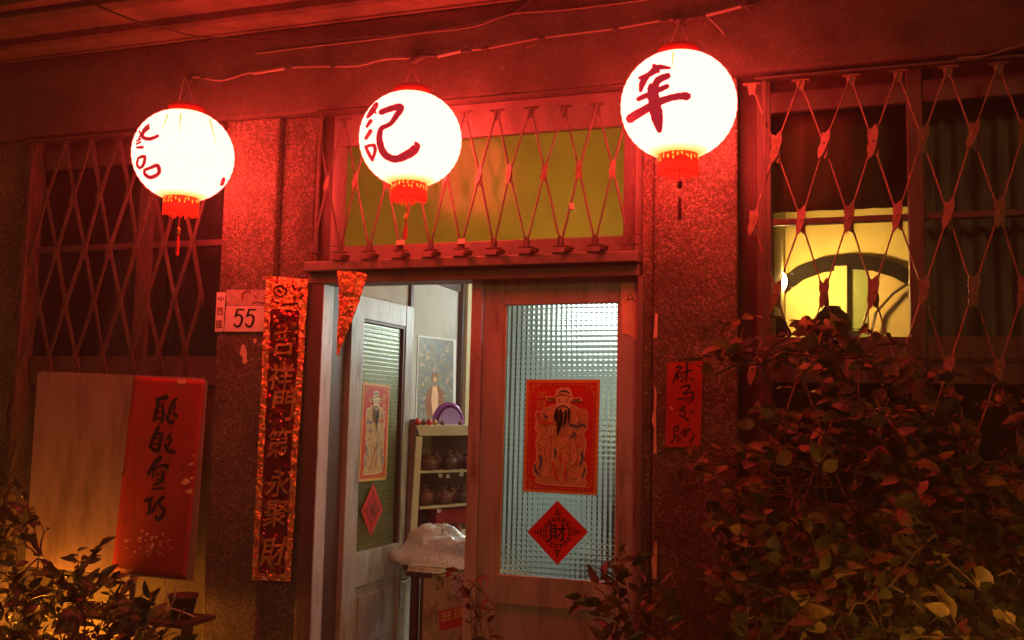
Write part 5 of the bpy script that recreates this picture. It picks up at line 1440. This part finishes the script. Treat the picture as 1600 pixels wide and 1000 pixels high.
def plant(name, base, label, cat, twigs, LL, LW, mats, nlead, cup=.006, droop=.012, avoid=(), stems=3, stemr=.011, density=1.0, seed=1, group=None):
    rnd = random.Random(seed)
    t = thing(name, base, label, cat, group)
    variants = []
    for k in range(5):
        variants.append(leafmesh(LL * (1 + .1 * (k - 2)), LW * (1 + .09 * ((k * 2) % 5 - 2)), cup * (1 + .3 * (k % 3 - 1)), droop * (k * .7)))
    wood = MB(); leaves = []; joints = []
    bs = [Vector(base) + Vector((rnd.uniform(-.25, .25), rnd.uniform(-.1, .1), 0)) for _ in range(stems)]
    for (p0, p1, nl) in twigs:
        near = min(joints, key=lambda q: (q - p0).length) if joints else None
        short = near is not None and (near - p0).length < .42
        b = near if short else min(bs, key=lambda q: (q - p0).to_2d().length)
        # branch from the ground up to the twig
        mid1 = b.lerp(p0, .45) + Vector((rnd.uniform(-.08, .08), rnd.uniform(-.05, .05), .18))
        pts = [b, b.lerp(mid1, .5) + Vector((0, 0, .05)), mid1, mid1.lerp(p0, .6) + Vector((0, 0, .04)), p0]
        if short: pts = [b, b.lerp(p0, .5) + Vector((rnd.uniform(-.02, .02), rnd.uniform(-.02, .02), .02)), p0]
        wood.tube(pts, [stemr * .45, stemr * .4, stemr * .35] if short else [stemr, stemr * .8, stemr * .6, stemr * .45, stemr * .35], 5, False)
        joints.append(p0)
        mm = p0.lerp(p1, .5) + Vector((rnd.uniform(-.03, .03), rnd.uniform(-.03, .03), .03))
        tw = []
        for j in range(9):
            s_ = j / 8; tw.append(p0 * (1 - s_) ** 2 + mm * 2 * s_ * (1 - s_) + p1 * s_ * s_)
        wood.tube(tw, [stemr * .33 * (1 - .6 * j / 8) for j in range(9)], 4, False)
        for j in range(nl):
            s_ = (j + rnd.random()) / nl
            p = p0 * (1 - s_) ** 2 + mm * 2 * s_ * (1 - s_) + p1 * s_ * s_
            ax = (p1 - p0).normalized()
            side = ax.cross(Vector((0, 0, 1))); side = side.normalized() if side.length > .05 else Vector((1, 0, 0))
            d = ax * rnd.uniform(.2, .9) + side * rnd.choice((-1, 1)) * rnd.uniform(.4, 1) + Vector((rnd.uniform(-.5, .5), rnd.uniform(-.8, .2), rnd.uniform(-.45, .45)))
            pe = p + d.normalized() * LL * .8
            q = pe - CAM; dd = q.dot(FW)
            if dd < .3: continue
            sx_ = 800 + F * q.dot(RX) / dd; sy_ = 500 + F * q.dot(DN) / dd
            if any(a0 <= sx_ <= a2 and a1 <= sy_ <= a3 and rnd.random() < pr for a0, a1, a2, a3, pr in avoid): continue
            up = Vector((rnd.uniform(-.5, .5), rnd.uniform(-1.1, -.1), rnd.uniform(.2, 1.0)))
            leaves.append((p, rot_to(d, rnd.uniform(-.5, .5), up), rnd.randrange(5), rnd.uniform(.65, 1.15), dd, rnd.random()))
    o = obj('branches', wood, M_BARK, t, fix=False); o['kind'] = 'stuff'
    leaves.sort(key=lambda l: l[4] / l[3])
    mes = []
    for vs, fs in variants:
        row = []
        for m_ in mats:
            me = bpy.data.meshes.new('leaf'); me.from_pydata(vs, [], fs); me.materials.append(m_)
            me.polygons.foreach_set('use_smooth', [True] * len(me.polygons)); row.append(me)
        mes.append(row)
    for (p, R_, k, s_, dd, rr) in leaves[:nlead]:
        inst('leaf', mes[k][int(rr * len(mats)) % len(mats)], t, p, R_.to_quaternion(), (s_, s_, s_))
    rest = MB()
    for (p, R_, k, s_, dd, rr) in leaves[nlead:]:
        rest.cur = int(rr * len(mats)) % len(mats)
        vs, fs = variants[k]
        rest.add([p + R_ @ (v_ * s_) for v_ in vs], fs)
    if rest.v:
        o = obj('foliage', rest, mats, t, smooth=True, fix=False); o['kind'] = 'stuff'
    return t

def twigs_px(spec, rnd, base_px):
    """tips scattered through a region given in picture coordinates at chosen depths"""
    out = []
    for (x0_, y0_, x1_, y1_, Y0_, Y1_, n_, dx, dy, L_, nl) in spec:
        for _ in range(n_):
            Y_ = rnd.uniform(Y0_, Y1_)
            p1 = P(rnd.uniform(x0_, x1_), rnd.uniform(y0_, y1_), Y_)
            d = Vector((dx + rnd.uniform(-.6, .6), rnd.uniform(-.5, .5), dy + rnd.uniform(-.5, .5))).normalized()
            p0 = p1 - d * L_ * rnd.uniform(.7, 1.3)
            if p0.y > -.12: p0.y = -.12 - rnd.random() * .1
            out.append((p0, p1, nl))
    return out
rnd = random.Random(11)
spec = [  # x0 y0 x1 y1 Y0 Y1 n dx dz length leaves
    (1040, 520, 1150, 560, -.5, -.35, 5, -1, .05, .28, 7),
    (1150, 525, 1250, 560, -.5, -.35, 4, -1, .2, .25, 7),
    (1240, 495, 1345, 550, -.5, -.3, 7, -.5, .6, .22, 11),
    (1230, 550, 1420, 610, -.7, -.3, 10, -.5, .5, .3, 11),
    (1460, 560, 1600, 640, -.8, -.3, 5, -.7, .4, .3, 9),
    (1040, 680, 1180, 790, -.9, -.3, 14, -.9, .2, .3, 10),
    (1160, 630, 1400, 720, -.9, -.3, 26, -.5, .4, .3, 12),
    (1350, 620, 1620, 760, -1.1, -.3, 34, -.3, .5, .35, 12),
    (1080, 790, 1300, 900, -1.1, -.3, 30, -.6, .4, .35, 12),
    (1280, 740, 1640, 880, -1.3, -.3, 46, -.2, .5, .35, 13),
    (1060, 890, 1340, 1020, -1.2, -.3, 22, -.6, .4, .35, 12),
    (1300, 860, 1640, 1040, -1.3, -.3, 42, -.2, .5, .35, 13)]
tw = twigs_px(spec, rnd, None)
plant('leafy_shrub', (X(1440, 1000, -.7), -.7, 0), 'large leafy shrub covering the lower right of the shop front', 'shrub', tw, .069, .047, [M_LEAF, M_LEAFG, M_LEAF, M_LEAFY, M_LEAFG], 290,
      avoid=((1188, 606, 1300, 640, .85), (1195, 735, 1330, 800, .85), (1440, 640, 1560, 690, .6), (1030, 560, 1100, 695, .9), (1205, 350, 1425, 490, 1), (900, 400, 1030, 1000, 1)), stems=6, seed=3)
rnd = random.Random(5)
spec = [(0, 760, 60, 1000, -.9, -.4, 16, .1, .7, .3, 12), (30, 850, 130, 1000, -.9, -.4, 16, .2, .8, .3, 12), (120, 838, 165, 870, -.6, -.45, 3, .3, 1, .25, 9), (120, 880, 225, 960, -.8, -.4, 12, .4, .8, .25, 11), (60, 930, 300, 1030, -.9, -.5, 20, .2, .9, .25, 12), (-60, 720, 15, 860, -.8, -.3, 10, .1, .8, .3, 12)]
tw = twigs_px(spec, rnd, None)
plant('small_leaf_bush', (X(90, 1000, -.6), -.6, 0), 'dark small-leaved bush in front of the board at the bottom left', 'bush', tw, .085, .036, [M_LEAFD, M_LEAFD, M_LEAF], 290, avoid=((10, 945, 105, 1000, .35), (185, 700, 400, 870, 1), (60, 700, 400, 815, 1)), stems=6, seed=4)
rnd = random.Random(8)
spec = [(905, 885, 960, 905, -1.0, -.8, 2, -.3, 1, .16, 4), (890, 930, 940, 945, -1, -.8, 2, -1, .2, .2, 5), (960, 860, 1030, 960, -1.0, -.7, 8, .1, .8, .22, 7), (930, 960, 1060, 1020, -1.0, -.7, 7, 0, .6, .2, 7)]
tw = twigs_px(spec, rnd, None)
plant('sapling', (X(980, 1000, -.85), -.85, 0), 'thin sapling with pointed leaves crossing the bottom of the right door stile', 'sapling', tw, .075, .03, [M_LEAFD, M_LEAFR], 200, avoid=((770, 560, 940, 880, 1),), stems=2, stemr=.006, seed=6)
rnd = random.Random(9)
spec = [(690, 885, 735, 900, -1.1, -.9, 3, -.7, .8, .2, 4), (735, 900, 780, 960, -1.1, -.9, 4, .4, .6, .2, 5)]
tw = twigs_px(spec, rnd, None)
plant('sapling', (X(735, 1000, -1.0), -1.0, 0), 'small reddish sapling in front of the doorway and the closed leaf', 'sapling', tw, .055, .02, [M_LEAFR], 100, stems=1, stemr=.005, seed=7)

bpy.data.objects.remove(_fo)
